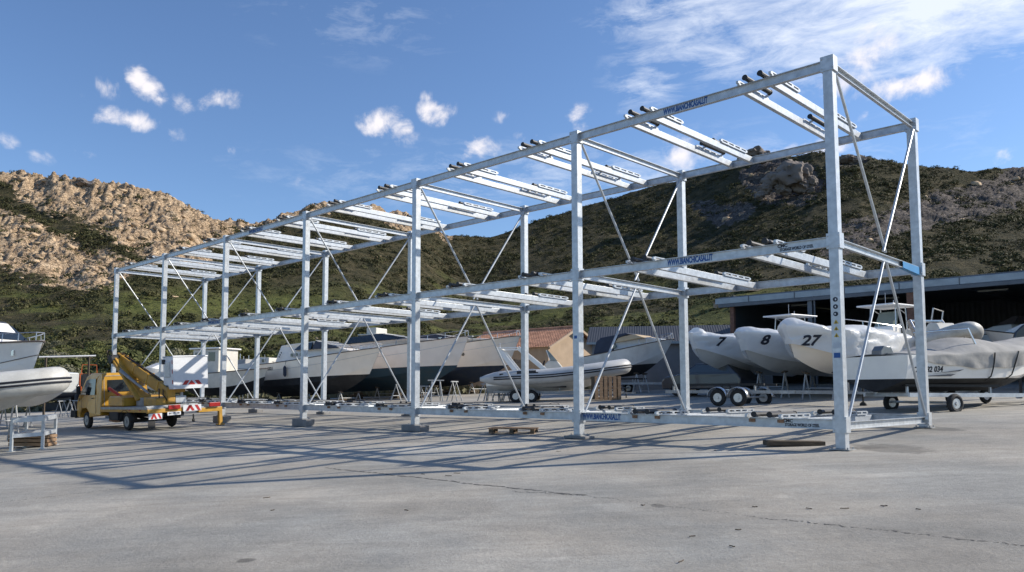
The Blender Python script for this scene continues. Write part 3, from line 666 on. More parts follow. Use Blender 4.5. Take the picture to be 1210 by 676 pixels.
# --- three cabin cruisers in the middle distance, bows to the right
def cruiser(short, name, label, sp, bp, Ys, Yb, H, B, lift, top, bot, style, pitch=0.):
    o, L, rz, a = place(name, label, 'motor boat', sp, bp, Ys, Yb, lift)
    o.rotation_euler = (0, pitch, rz)
    h = Hull(L, B, H, rise=.22, kf=.40, rake=1.6, wl=.5, fine=2.3, chz=.30)
    h.mesh(o, [top, bot], zw=[1.04, 1.34, 1.20][style])
    h.rail(o, mat('fender_strip', (.10, .08, .07), .5) if 'fender_strip' not in MATS else MATS['fender_strip'], .028, 1.)
    s0 = h.zs(.5)
    if style == 0:      # flush saloon with raked smoked windscreen, three portholes on a raised topside
        pr = [(L*.17, s0*.93), (L*.20, s0+.95), (L*.30, s0+.98), (L*.52, s0+1.0), (L*.80, s0+.30), (L*.86, s0+.10), (L*.86, s0)]
        b = MB(); b.prism(pr, wf(B*.46, B*.34, s0, s0+1.05, (L*.45, L*.9, .55))); b.build('cabin', top, o, .04)
        b = MB(); b.prism([(L*.34, s0+.58), (L*.40, s0+.93), (L*.505, s0+.96), (L*.50, s0+.52)], wf(B*.465, B*.345, s0, s0+1.05, (L*.45, L*.9, .55))); b.build('side_window', glass, o)
        b = MB(); b.prism([(L*.515, s0+.52), (L*.523, s0+.985), (L*.535, s0+1.012), (L*.72, s0+.545), (L*.72, s0+.46)], wf(B*.468, B*.348, s0, s0+1.05, (L*.45, L*.9, .55))); b.build('windscreen', smoke, o)
        for k in range(5):
            x = L*(.53+.045*k); b = MB(); zt = s0+1.03-(x/L-.535)/(.72-.535)*.467
            w = wf(B*.47, B*.35, s0, s0+1.05, (L*.45, L*.9, .55))(x, zt); b.tube([(x, w, zt), (x, -w, zt)], .012, 5); 
            if k % 2 == 0: b.build('window_frame', alum, o)
        for k in range(3):
            b = MB(); x = L*(.33+.045*k); z = s0+.28
            for s in (-1, 1): 
                w = wf(B*.46, B*.34, s0, s0+1.05, (L*.45, L*.9, .55))(x, z); b.cyl((x, s*(w-.02), z), (x, s*(w+.012), z), .11, 14)
            b.build('porthole', glass, o)
        b = MB()
        for k in range(3): b.tube([(L*.21+.1*k, -B*.44, s0+.2+.12*k), (L*.21+.1*k, -B*.44, s0+.3+.12*k)], .03, 5)
        b.build('air_vent', dark, o)
        pulpit(o, h, .80, .25)
        for k, s in ((.02, 1), (.05, -1)):
            b = MB(); b.tube([(L*k, s*B*.4, h.zs(0)), (L*k, s*B*.4, h.zs(0)+.6)], .02, 6); b.build('stern_cleat_post', steel, o)
    else:
        pr = [(L*.10, s0*.98), (L*.12, s0+.42), (L*.62, s0+.50), (L*.78, s0+.38), (L*.93, s0+.22), (L*.93, s0+.1)]
        wfn = wf(B*.46, B*.38, s0, s0+.5, (L*.5, L*.98, .82))
        b = MB(); b.prism(pr, wfn); b.build('coachroof', top, o, .05)
        b = MB(); w2 = wf(B*.42, B*.33, s0+.4, s0+1.0, (L*.5, L*.9, .5))
        b.prism([(L*.20, s0+.45), (L*.22, s0+.86), (L*.46, s0+.94), (L*.66, s0+.50), (L*.60, s0+.46)], w2); b.build('windscreen', glass if style == 1 else smoke, o)
        for k in range(6):
            x = L*(.24+.08*k); zt = s0+.87+.03*k if x < L*.46 else s0+.95-(x/L-.46)/.2*.44; w = w2(x, zt)+.01
            b = MB(); b.tube([(x, w, s0+.44), (x-.1 if x < L*.46 else x, w*.93, zt), (x-.1 if x < L*.46 else x, -w*.93, zt), (x, -w, s0+.44)], .014, 5); b.build('window_frame', alum, o)
        pulpit(o, h, .60, .35)
        b = MB(); p = h.pt(.995, 1.); b.box((p.x+.1, 0, p.z-.03), (.45, .16, .07)); b.tube([(p.x+.05, 0, p.z-.1), (p.x+.3, 0, p.z-.15), (p.x+.22, .12, p.z-.28), (p.x+.12, 0, p.z-.34)], .035, 6); b.build('anchor', galv_old, o)
        b = MB(); q = h.pt(.70, .72)
        for s in (-1, 1): b.cyl((q.x, s*(q.y-.03), q.z), (q.x, s*(q.y+.015), q.z), .12, 12)
        b.build('porthole', glass, o)
    # supports, top-level
    for k, fu in enumerate((.12, .42, .72)):
        c = a+Vector((math.cos(rz), math.sin(rz), 0))*L*fu
        hh = lift+gz(a.x, a.y)-gz(c.x, c.y)+.12*H+ (h.zk(fu))
        stand_legs(c.x, c.y, rz+random.uniform(-.2, .2), max(.3, hh), 'boat_stand', ['prop stand under the stern of the ', 'prop stand amidships under the ', 'prop stand under the bow of the '][k]+short, wide=B*.5)
    return o, h, L, rz
cA, hA, LA, rA = cruiser('cream cruiser with three portholes', 'cabin_cruiser', 'cream cabin cruiser with three round portholes, leftmost of three big cruisers', 325, 452, 50, 44.5, 2.06, 2.9, .38, cream_gel, blackaf, 0, -.045)
cB, hB, LB, rB = cruiser('ivory cruiser with teal bottom', 'sport_cruiser', 'ivory cruiser with teal bottom and bow anchor, middle of three big cruisers', 395, 556, 53, 46.5, 2.5, 3.3, .45, pink_gel, teal_af, 1, -.035)
cC, hC, LC, rC = cruiser('cream cruiser with navy bottom', 'sport_cruiser', 'cream sport cruiser with navy bottom, behind the inflatable with the arch', 455, 617, 57, 50, 2.5, 3.3, .45, cream_gel, navy, 2, -.035)
def side_text(txt, size, x0, z0, m, slope, name, hull_o, par):
    me = text_mesh(txt, size, .001, True); bvh = BVHTree.FromPolygons([v.co for v in hull_o.data.vertices], [tuple(p.vertices) for p in hull_o.data.polygons])
    for v in me.vertices:
        x = x0+v.co.x; z = z0+v.co.y+v.co.x*slope; hit = bvh.ray_cast(Vector((x, -4, z)), Vector((0, 1, 0)))[0]; v.co = (x, (hit.y if hit else -1.1)-.008, z)
    me.materials.clear(); me.materials.append(m); t = bpy.data.objects.new(name, me); C.objects.link(t); t.parent = par
side_text('AC 5021', .26, LA*.11, hA.zs(.1)-.35, dark_txt, .02, 'registration_lettering', [q for q in cA.children if q.name.startswith('hull')][0], cA)
for q_, h_ in ((cA, hA), (cB, hB), (cC, hC)):
    for fu in (.15, .5, .86):
        p = h_.pt(fu, 1.); b = MB(); b.bar((p.x-.12, -p.y+.10, p.z+.10), (p.x+.12, -p.y+.10, p.z+.10), .03, .03); b.bar((p.x, -p.y+.10, p.z), (p.x, -p.y+.10, p.z+.10), .03, .05); b.build('cleat', steel, q_)
    p = h_.pt(.30, 1.); b = MB(); b.tube([(p.x, -p.y-.13, p.z-.95), (p.x, -p.y-.14, p.z-.85), (p.x, -p.y-.14, p.z-.4), (p.x, -p.y-.12, p.z-.30)], [.04, .10, .10, .04], 10); b.tube([(p.x, -p.y-.12, p.z-.3), (p.x, -p.y-.02, p.z+.05)], .012, 5); b.build('fender', canvas_n, q_)
    h_.rail(q_, alum, .014, .80, 'hull_moulding', off=.0)
for (q_, h_, L_, r_, nm) in ((cA, hA, LA, rA, 'cream cruiser with three portholes'), (cB, hB, LB, rB, 'ivory cruiser with teal bottom'), (cC, hC, LC, rC, 'cream cruiser with navy bottom')):  # dark timber stacks added to fill in the black shade under the hulls
    for k, fu in enumerate((.2, .5, .68)):
        x = q_.location.x+math.cos(r_)*L_*fu; y = q_.location.y+math.sin(r_)*L_*fu; hb = max(.22, q_.location.z-gz(x, y)+.02)
        kb = thing('added_keel_block', ['added dark timber keel blocks under the stern of the ', 'added dark timber keel blocks amidships under the ', 'added dark timber keel blocks under the forefoot of the '][k]+nm, 'keel block', (x, y, gz(x, y)+.004), r_, 'timber keel blocks')
        for i in range(3): b = MB(); b.box((0, 0, hb*(i+.5)/3), (.35, 1.3 if i % 2 else .5, hb/3*.96)); b.build('timber', wood_d, kb)
# cruiser flybridge item behind A: small radar/hardtop
o, L, rz, a = place('flybridge_boat', 'cream flybridge top peeking out behind the first cruiser and below the rack', 'motor boat', 425, 478, 62, 60, 1.1)
h = Hull(L+3, 3.2, 2., rise=.25); h.mesh(o, [cream_gel, navy], wlrow=5)
b = MB(); b.prism([(.6, 2.1), (.9, 3.3), (3.2, 3.35), (4.6, 2.3)], wf(1.3, 1.0, 2, 3.4)); b.build('cabin', cream_gel, o, .04)
b = MB(); b.box((1.8, 0, 3.55), (2.6, 2.2, .10)); b.box((1.6, 0, 3.85), (.9, 1.6, .5)); b.build('flybridge', seat_m, o, .05)

# --- RIB maker
def rib(name, label, sp, bp, Ys, Yb, lift, B, tr, tube_m, hull_m, n_stripes, arch=None, console=True, pitch=0., L=None, rz=None, loc=None, wind=True, strake_m=None):
    if loc is None: o, L, rz, a = place(name, label, 'inflatable boat', sp, bp, Ys, Yb, lift); o.rotation_euler = (0, pitch, rz)
    else: o = thing(name, label, 'inflatable boat', loc, rz); a = Vector(loc)
    H = .75
    path = []; N = 26
    def half(u): return (B/2-tr)*(max(0, 1-max(0, (u-.55)/.45)**2.2))**.62
    for i in range(N+1):
        u = 1-(1-i/N)**1.7; path.append(Vector((L*u*.985, half(u), H+.42*max(0, u-.4)**1.6*2.0*.9)))
    full = [Vector((p.x, -p.y, p.z)) for p in path]+path[::-1][1:]
    rad = [tr*(.55 if i in (0, len(full)-1) else .85 if i in (1, len(full)-2) else 1) for i in range(len(full))]
    b = MB(); b.tube(full, rad, 20); 
    b.tube([full[0]-Vector((.28, 0, 0)), full[0]], [tr*.25, tr*.55], 20); b.tube([full[-1]-Vector((.28, 0, 0)), full[-1]], [tr*.25, tr*.55], 20)
    tube = b.build('inflatable_tube', tube_m, o, sharp=60)
    for k in range(n_stripes):
        ang = (-.12+.28*k)
        def offp(i, p):
            q0 = full[max(i-1, 0)]; q1 = full[min(i+1, len(full)-1)]; d = (q1-q0).normalized(); nrm = d.cross(Vector((0, 0, 1))).normalized()
            return p+nrm*(tr*math.cos(ang)*1.0)+Vector((0, 0, tr*math.sin(ang)))
        pts = [offp(i, p) for i, p in enumerate(full)][1:-1]
        b = MB(); b.tube(pts, .032, 6); b.build('rubbing_strake', strake_m or stripe, o)
    # V hull under the tube
    b = MB(); rows = []
    for i in range(N+1):
        u = 1-(1-i/N)**1.7; w = half(u)+.02; zk = .05+.62*max(0, (u-.55)/.45)**2.0; zc = .42+.30*max(0, (u-.4)/.6)**1.5
        x = L*u*.955-.25*max(0, (u-.6)/.4)
        zt = H+.1+.3*max(0, u-.4)
        r = [(x, -w, zt), (x, -w, zc), (x, -w*.5, (zk+zc)/2-.02), (x, 0, zk), (x, w*.5, (zk+zc)/2-.02), (x, w, zc), (x, w, zt)]; rows.append(r)
    b.grid(rows); b.add(rows[0], [tuple(range(7))]); b.build('hull', hull_m, o, sharp=30)
    b = MB(); dr = []
    for i in range(N):
        u = 1-(1-i/N)**1.7; w = half(u)+.02; dr.append([(L*u*.95, -w, H-.05+.25*max(0, u-.4)), (L*u*.95, w, H-.05+.25*max(0, u-.4))])
    b.grid(dr); b.build('deck', hull_m, o)
    if console:
        x = L*.48; b = MB(); b.prism([(x-.35, H-.05), (x-.35, H+.62), (x-.15, H+.78), (x+.25, H+.72), (x+.55, H+.3), (x+.62, H-.05)], wf(.42, .34, H, H+.8)); b.build('console', seat_m, o, .04)
        if wind:
            b = MB(); b.prism([(x-.12, H+.78), (x-.28, H+1.25), (x-.18, H+1.27), (x+.24, H+.73)], wf(.36, .26, H+.7, H+1.3)); b.build('windscreen', clear, o)
            b = MB(); b.tube([(x-.1, -.38, H+.75), (x-.26, -.29, H+1.27), (x-.26, .29, H+1.27), (x-.1, .38, H+.75)], .015, 6); b.build('windscreen_frame', alum, o)
        b = MB(); b.cyl((x-.42, 0, H+.62), (x-.47, 0, H+.64), .18, 14); b.build('steering_wheel', dark, o)
        b = MB(); b.box((x-1.1, 0, H+.18), (.55, .9, .45)); b.box((x-1.32, 0, H+.55), (.12, .9, .35)); b.build('helm_seat', seat_m, o, .05)
        b = MB(); b.box((L*.68, 0, H+.22), (1.1, half(.68)*1.6, .18)); b.build('sun_cushion', seat_m, o, .05)
    if arch:
        x0, hgt, lean, mm = arch
        for s in (-1, 1):
            b = MB(); b.bar((x0+.25, s*(B/2-tr), H+tr*.7), (x0-lean, s*(B/2-tr)*.9, H+hgt), .22, .06, up=(0, 1, 0)); b.build('arch_leg', mm, o, .015)
        b = MB(); b.bar((x0-lean, -(B/2-tr)*.93, H+hgt), (x0-lean, (B/2-tr)*.93, H+hgt), .24, .07)
        if lean > .5:
            for s in (-1, 1): b.bar((x0-lean, s*(B/2-tr)*.9, H+hgt), (x0-lean+.95, s*(B/2-tr)*.9, H+hgt-.02), .20, .06); b.bar((x0-lean+.95, s*(B/2-tr)*.9, H+hgt-.02), (x0+1.65, s*(B/2-tr), H+tr*.7), .06, .20)
        b.build('arch_top', mm, o, .015)
        b = MB(); b.cyl((x0-lean, 0, H+hgt), (x0-lean, 0, H+hgt+.25), .012, 6); b.box((x0-lean, 0, H+hgt+.27), (.05, .05, .06)); b.build('navigation_light', whitep, o)
    return o, L, rz, a
rib1, L1, rz1, a1 = rib('inflatable_boat', 'pale grey inflatable with two navy stripes and a raked arch, on a trailer', 578, 741, 38.3, 37, .38, 2.6, .36, hyp_grey, white_gel, 2, arch=(1.25, 1.45, .6, white_gel), pitch=-.045)
b = MB(); b.box((L1*.30, -1.25+.0, .98), (.9, .01, .16)); b.build('tube_patch', stripe, rib1)
for k in (.12, .37):
    b = MB(); b.box((L1*k, -1.24, .92), (.18, .03, .10)); b.build('grab_handle', stripe, rib1)

# --- trailers
def trailer(name, label, x, y, rz, L, W, axle_x, n_ax=2, h=.5, guards=True, group='boat trailers in the yard', bunks=True, m=None, wr=.30, lift=.0):
    o = thing(name, label, 'boat trailer', (x, y, gz(x, y)+.004), rz, group); m = m or galv_old
    b = MB()
    for s in (-1, 1): b.bar((0, s*W*.36, h), (L*.72, s*W*.36, h), .07, .11); b.bar((L*.72, s*W*.36, h), (L*.97, 0, h), .07, .11)
    for xx in (.05, .3, .6, .72): b.bar((L*xx, -W*.36, h), (L*xx, W*.36, h), .06, .08)
    b.bar((L*.70, 0, h-.02), (L*1.06, 0, h-.02), .08, .08)
    b.build('frame', m, o)
    for k in range(n_ax):
        xa = axle_x+k*.74
        b = MB(); b.cyl((xa, -W/2, wr+.02), (xa, W/2, wr+.02), .035, 8); b.build('axle', m, o)
        for s in (-1, 1):
            b = MB(); b.tube([(xa+math.cos(q)*wr*.74, s*W/2, wr+math.sin(q)*wr*.74) for q in [2*math.pi*j/20 for j in range(20)]], wr*.27, 8, closed=True); w = b.build('wheel', tyre_m, o)
            b = MB(); b.cyl((xa, s*(W/2-.05), wr), (xa, s*(W/2+.05), wr), wr*.52, 14); b.cyl((xa, s*(W/2+.05), wr), (xa, s*(W/2+.075), wr), wr*.18, 10); b.build('rim', alum, w)
            if guards:
                b = MB(); rows = []
                for q in [math.pi*(.02+.96*j/12) for j in range(13)]:
                    c, e = math.cos(q), math.sin(q); rr = wr*1.2; rows.append([(xa+c*rr, s*(W/2)-.13, wr+e*rr), (xa+c*rr*1.02, s*(W/2)-.06, wr+e*rr*1.04), (xa+c*rr*1.02, s*(W/2)+.06, wr+e*rr*1.04), (xa+c*rr, s*(W/2)+.13, wr+e*rr)])
                b.grid(rows); gq = b.build('mudguard', steel if guards == 2 else m, o); sd = gq.modifiers.new('t', 'SOLIDIFY'); sd.thickness = .012
    if bunks:
        for s in (-1, 1):
            b = MB(); b.bar((.1, s*W*.25, h+.26), (L*.55, s*W*.25, h+.26), .09, .07); b.build('bunk', dark, o)
            for xx in (.2, L*.5): b = MB(); b.bar((xx, s*W*.25, h), (xx, s*W*.25, h+.24), .05, .05); b.build('bunk_post', m, o)
    b = MB(); b.cyl((L*.93, 0, h), (L*.93, 0, h+.7), .035, 8); b.box((L*.93+.05, 0, h+.6), (.16, .14, .16)); b.build('winch_post', m, o)
    b = MB(); b.cyl((L*.99, .12, .12), (L*.99, .12, h+.25), .028, 8); b.cyl((L*.99, .08, .10), (L*.99, .16, .10), .10, 12); b.build('jockey_wheel', dark, o)
    return o
c, s_ = math.cos(rz1), math.sin(rz1)
trailer('boat_trailer', 'grey tandem trailer carrying the pale grey inflatable', a1.x+.3*c, a1.y+.3*s_, rz1, 6.3, 2.0, 1.1, guards=True)
tw = Vector((10.35, 28.15, 0)); uu = Vector((.683, -.731)); rz = math.atan2(-.731, .683)
trailer('boat_trailer', 'empty tandem trailer with shiny rounded mudguards, in front of the wrapped boats', tw.x-uu.x*2.0, tw.y-uu.y*2.0, rz+.0, 6.6, 1.95, 2.2, guards=2)

# --- motor boat E with tan cover behind the inflatable
o, L, rz, a = place('day_cruiser', 'grey day cruiser with tan cockpit cover and black bottom, bow raised beside the wrapped boats', 'motor boat', 700, 801, 44, 40.5, .72)
o.rotation_euler = (0, -.10, rz)
h = Hull(L, 2.3, 1.30, rise=.28, rake=1.3, kf=.45, chz=.30); h.mesh(o, [grey_gel, blackaf], zw=.50); h.rail(o, MATS['fender_strip'], .025)
b = MB(); b.prism([(L*.30, 1.4), (L*.33, 1.75), (L*.66, 2.02), (L*.90, 1.72), (L*.9, 1.55)], wf(1.02, .8, 1.4, 2.0, (L*.5, L*.95, .8))); b.build('cuddy', grey_gel, o, .05)
b = MB(); b.prism([(L*.42, 1.80), (L*.47, 2.12), (L*.66, 2.10), (L*.76, 1.86)], wf(.93, .8, 1.8, 2.3)); b.build('cockpit_cover', canvas_t, o, .04)
b = MB(); b.prism([(L*.16, 1.35), (L*.20, 2.02), (L*.26, 2.22), (L*.56, 2.26), (L*.60, 2.16), (L*.44, 2.02), (L*.40, 1.4)], wf(1.0, .85, 1.5, 2.6)); b.build('bimini', canvas_n, o, .05)
pulpit(o, h, .70, .3)
b = MB()
for s in (-1, 1): b.cyl((L*.42, s*(.93), 1.62), (L*.42, s*(1.0), 1.62), .12, 12)
b.build('porthole', glass, o)
c, s_ = math.cos(rz), math.sin(rz); trailer('boat_trailer', 'grey trailer under the day cruiser with tan cover', a.x-.2*c, a.y-.2*s_, rz, 6.0, 1.9, 1.2, h=.55, guards=True)
stand_legs(a.x+c*3.0, a.y+s_*3.0, rz, 1.0, 'boat_stand', 'white prop stand under the bow of the day cruiser', m=galv)

# --- boats in white shrink wrap
def wrapped(name, label, bow_px, Yb, lift, L, B, H, hd, num, numx, hullm, seed, ridge=.34, nz=.62, nsize=.42, tw=.04):
    hv = Vector((hd[0], hd[1])).normalized(); bow = at(bow_px, 430, Yb); st = Vector((bow.x-hv.x*L, bow.y-hv.y*L)); rz = math.atan2(hv.y, hv.x)
    o = thing(name, label, 'wrapped boat', (st.x, st.y, gz(bow.x, bow.y)+lift), rz, 'boats in white shrink wrap'); o.rotation_euler = (0, -.02, rz)
    h = Hull(L, B, H, rise=.14, rake=.75, kf=.34, chz=.30, fine=2.7, stern=.95); h.mesh(o, [hullm, hullm], wlrow=3)
    b = MB(); rows = []; n = 44
    for i in range(n+1):
        u = 1-(1-i/n)**1.25
        half = []
        tl = .20+.05*math.sin(u*6+seed)+.12*u
        for k in range(12):
            t = tl+(1-tl)*k/11; p = h.pt(min(u, 1), t); half.append(Vector((p.x+.06*u, p.y+.13, p.z)))
        zs = h.zs(u); w = h.hb(u)+.13
        rdg = ridge*(.60+.35*math.exp(-((u-.95)/.04)**2)+.70*math.exp(-((u-.42)/.2)**2)+.16*math.sin(u*19+seed))
        kn = min(1, (1-u)/.05) if u > .95 else 1
        for k in range(1, 10):
            q = k/9*math.pi/2; half.append(Vector((h.L*u+.06, w*math.cos(q)**(.8)*(1 if k < 9 else 0), zs+rdg*math.sin(q)**(1.15)*(.55+.45*kn))))
        row = []
        for j, p in enumerate(half):
            d = mnoise.noise(Vector((p.x*1.5, p.z*2.0+seed, 3)))*.08-abs(mnoise.noise(Vector((p.x*2.2+p.z*2.6, p.z*3.4+seed, 7))))*.15-abs(mnoise.noise(Vector((p.x*5-p.z*4, p.z*5+seed, 1))))*.09
            amp = max(0, min(1, (j-1)/6)); row.append(Vector((p.x, max(0, p.y+d*amp) if j < len(half)-1 else 0, p.z+d*amp*.6)))
        rows.append([Vector((p.x, -p.y, p.z)) for p in row[::1]][:-1]+row[::-1])
    b.grid(rows); b.add(rows[-1], [tuple(range(len(rows[-1])))]); b.add(rows[0], [tuple(range(len(rows[0])))])
    wr = b.build('shrink_wrap', wrap, o, sharp=50)
    if num:
        me = text_mesh(num, nsize, .001, True)
        bvh = BVHTree.FromPolygons([v.co for v in wr.data.vertices], [tuple(p.vertices) for p in wr.data.polygons])
        # we look at the port side (+y) of a boat whose bow points left: text reads from bow to stern
        import bmesh
        bm = bmesh.new(); bm.from_mesh(me); bmesh.ops.triangulate(bm, faces=bm.faces)
        for _ in range(2): bmesh.ops.subdivide_edges(bm, edges=[e for e in bm.edges if e.calc_length() > .05], cuts=1); bmesh.ops.triangulate(bm, faces=bm.faces)
        bm.to_mesh(me); bm.free()
        for v in me.vertices:
            x = L*numx-v.co.x; z = H*nz+v.co.y+(v.co.x)*tw
            hit = bvh.ray_cast(Vector((x, 4, z)), Vector((0, -1, 0)))[0]
            y = hit.y if hit else h.hb(numx)
            v.co = (x, y+.02+(0.001 if v.co.z > 0 else 0), z)
        me.materials.clear(); me.materials.append(dark_txt)
        t = bpy.data.objects.new('painted_number', me); C.objects.link(t); t.parent = o
    for k, fu in enumerate((.2, .72)):
        x = st.x+hv.x*L*fu; y = st.y+hv.y*L*fu; bz = gz(bow.x, bow.y)+lift-gz(x, y)+.12
        stand_legs(x, y, rz, bz, 'boat_stand', ('steel stand under the stern of the wrapped boat numbered ' if k == 0 else 'steel stand under the bow of the wrapped boat numbered ')+num, wide=1.2, m=galv_old)
    return o
hd = (-.86, -.50)
wrapped('wrapped_boat', 'boat in white shrink wrap with 7 painted on it, farthest left of the wrapped three', 817, 33.5, 1.05, 6.8, 2.65, 1.38, hd, '7', .865, grey_gel, 2., nz=.92, nsize=.5, tw=.0)
wrapped('wrapped_boat', 'boat in white shrink wrap numbered 8, between two other wrapped boats', 874, 30.6, 1.0, 6.8, 2.65, 1.38, hd, '8', .895, grey_gel, 5., nz=.90, nsize=.5)
wrapped('wrapped_boat', 'biggest boat in white shrink wrap numbered 27, behind the near corner post', 928, 27.6, .98, 7.1, 2.75, 1.42, hd, '27', .905, cream_gel, 9., nz=.78, nsize=.5)

p = gr(838, 468); q_ = Vector((p.x, p.y)); car = thing('parked_car', 'small dark car glimpsed under the wrapped boat numbered 7', 'car', (q_.x, q_.y, gz(q_.x, q_.y)+.005), 2.3)
car_p = mat('dark_car_paint', (.025, .03, .04), .3, .2, .08, 3, coat=.5)
b = MB(); b.prism([(-1.9, .3), (-1.95, .75), (-1.75, 1.0), (-1.3, 1.42), (.2, 1.45), (.9, 1.0), (1.75, .85), (1.95, .6), (1.9, .3)], lambda x, z: .82-.20*max(0, z-.9)); b.build('body', car_p, car, .05)
b = MB(); b.prism([(-1.45, 1.05), (-1.15, 1.36), (.12, 1.38), (.68, 1.05)], lambda x, z: .83-.20*max(0, z-.9)); b.build('side_window', glass, car)
b = MB(); b.add([(.93, -.70, 1.02), (.93, .70, 1.02), (.27, .62, 1.43), (.27, -.62, 1.43)], [(0, 1, 2, 3)]); b.build('windscreen', glass, car)
for x in (-1.25, 1.2):
    for y in (-.74, .74):
        b = MB(); b.tube([(x+math.cos(t)*.22, y, .30+math.sin(t)*.22) for t in [2*math.pi*j/20 for j in range(20)]], .09, 8, closed=True); w_ = b.build('wheel', tyre_m, car)
        b = MB(); b.cyl((x, y-.05, .30), (x, y+.05, .30), .17, 14); b.build('rim', alum, w_)
for y in (-.6, .6): b = MB(); b.box((1.88, y, .70), (.1, .3, .12)); b.build('headlight', clear, car, .02)

# --- centre consoles with T-tops behind the wrapped boats
def centre_console(name, label, cpx, Y, ztop, L=5.8, hd=(-.86, -.5), wdt=1.5, m=white_gel, screen=True, lift=1.0):
    c = at(cpx, 380, Y); hv = Vector(hd).normalized(); rz = math.atan2(hv.y, hv.x); st = Vector((c.x-hv.x*L*.45, c.y-hv.y*L*.45))
    g = gz(c.x, c.y); o = thing(name, label, 'motor boat', (st.x, st.y, g+lift), rz)
    h = Hull(L, 2.2, 1.15, rise=.35); h.mesh(o, [m, m], wlrow=3); h.rail(o, dark, .02); zt = ztop-g-lift; x = L*.45
    b = MB(); b.prism([(x-.3, 1.1), (x-.3, 1.85), (x+.3, 1.75), (x+.5, 1.1)], lambda a, c: .4); b.build('console', m, o, .04)
    b = MB(); b.prism([(x-.1, 1.85), (x-.2, 2.35), (x-.12, 2.35), (x+.28, 1.76)], lambda a, c: .36); b.build('windscreen', clear if screen else smoke, o)
    b = MB()
    for s in (-1, 1): b.tube([(x-.5, s*.55, 1.1), (x-.45, s*.50, zt-.05)], .025, 6); b.tube([(x+.35, s*.55, 1.1), (x+.25, s*.5, zt-.05)], .025, 6); b.tube([(x-.45, s*.5, zt-.3), (x+.25, s*.5, zt-.06)], .018, 6)
    b.build('top_frame', alum, o)
    b = MB(); b.box((x-.1, 0, zt), (1.9, wdt, .06)); b.build('hard_top', whitep, o, .02)
    b = MB(); b.cyl((x, .3, zt), (x, .3, zt+.22), .012, 6); b.cyl((x-.3, -.2, zt), (x-.3, -.2, zt+.6), .008, 6); b.build('antenna', whitep, o)
    if lift < 1: pulpit(o, h, .55, .35)
    outboard(o, -.02, 1.1)
    return o
centre_console('console_boat', 'white console boat whose flat sunshade rises behind the wrapped boat numbered 8', 932, 36.0, at(930, 374, 36).z)
centre_console('console_boat', 'white console boat with dark windscreen and pale hard top, behind the near rack end', 1048, 31.5, at(1046, 362, 31.5).z, lift=.95)

# --- covered boat on the right
o, L, rz, a = place('covered_boat', 'white boat under grey beige canvas with registration letters, at the right edge', 'motor boat', 1032, 1240, 21.8, 24.0, .58)
o.rotation_euler = (0, -.015, rz)
cov = o
hh = Hull(L, 2.3, 1.0, rise=.34, rake=1.0, kf=.5, chz=.33, fine=2.4, stern=.96); hl = hh.mesh(o, [white_gel, blackaf], zw=.36)
b = MB(); rows = []; n = 50
for i in range(n+1):
    u = .05+.95*(i/n); half = []
    tl = .70-.10*math.sin(u*3)+.02*math.sin(u*31)+.18*math.exp(-(u/.22)**2)
    for k in range(8):
        t = tl+(1-tl)*k/7; p = hh.pt(min(u, 1), t); fl = .05*(1-k/7)*math.sin(u*42+k*.3); half.append(Vector((p.x, p.y+.04+max(0, fl), p.z)))
    top = .06+.42*math.exp(-((u-.40)/.15)**2)+.30*math.exp(-((u-.80)/.25)**2)+.04*math.sin(u*15); w = hh.hb(u)+.04
    for k in range(1, 10):
        q = k/9*math.pi/2; half.append(Vector((hh.L*u, w*math.cos(q) if k < 9 else 0, hh.zs(u)+top*math.sin(q)**1.6)))
    row = []
    for j, p in enumerate(half):
        d = mnoise.noise(Vector((p.x*1.8, p.z*3+2, 5)))*.05; row.append(Vector((p.x, max(0, p.y+d*min(1, j/6.)) if j < len(half)-1 else 0, p.z+d*.5*min(1, j/6.))))
    rows.append([Vector((p.x, -p.y, p.z)) for p in row][:-1]+row[::-1])
b.grid(rows); b.add(rows[0], [tuple(range(len(rows[0])))]); b.build('canvas_cover', canvas_g, o, sharp=70)
for fu in (.44, .58):
    b = MB(); pts = [Vector((p.x, -p.y-.055, p.z)) for p in [hh.pt(fu-(1-t)*.012, t) for t in (.30, .4, .5, .6, .75, .9, 1.)]]; b.tube(pts, .018, 5); b.build('lashing_strap', dark, o)
def wrap_text(txt, size, x0, z0, m, slope, name):
    me = text_mesh(txt, size, .001, True)
    bvh = BVHTree.FromPolygons([v.co for v in hl.data.vertices], [tuple(p.vertices) for p in hl.data.polygons])
    for v in me.vertices:
        x = x0+v.co.x; z = z0+v.co.y+v.co.x*slope; hit = bvh.ray_cast(Vector((x, -4, z)), Vector((0, 1, 0)))[0]; v.co = (x, (hit.y if hit else -1.1)-.006, z)
    me.materials.clear(); me.materials.append(m); t = bpy.data.objects.new(name, me); C.objects.link(t); t.parent = o
wrap_text('OK 882 034', .21, .72, .60, dark_txt, .02, 'registration_lettering')
b = MB()
for (x0, z0, x1, z1, w0) in ((.2, .42, 1.7, .45, .03), (.8, .48, 2.0, .58, .025), (1.0, .40, 1.9, .55, .02)):
    ya = -hh.pt(x0/L, .55).y-.035; b.add([(x0, ya, z0), (x1, ya-.01, z1+w0), (x1-.2, ya-.01, z1-w0)], [(0, 1, 2)])
g_ = b.build('hull_graphic', dark_txt, o); sd = g_.modifiers.new('t', 'SOLIDIFY'); sd.thickness = .004
outboard(o, .62, .80, motor_g, .8, .0)
b = MB(); b.tube([(2.9, -.9, 1.1), (2.6, -.85, 1.75), (2.6, .85, 1.75), (2.9, .9, 1.1)], .03, 8); b.build('stern_arch', steel, o)
c, s_ = math.cos(rz), math.sin(rz)
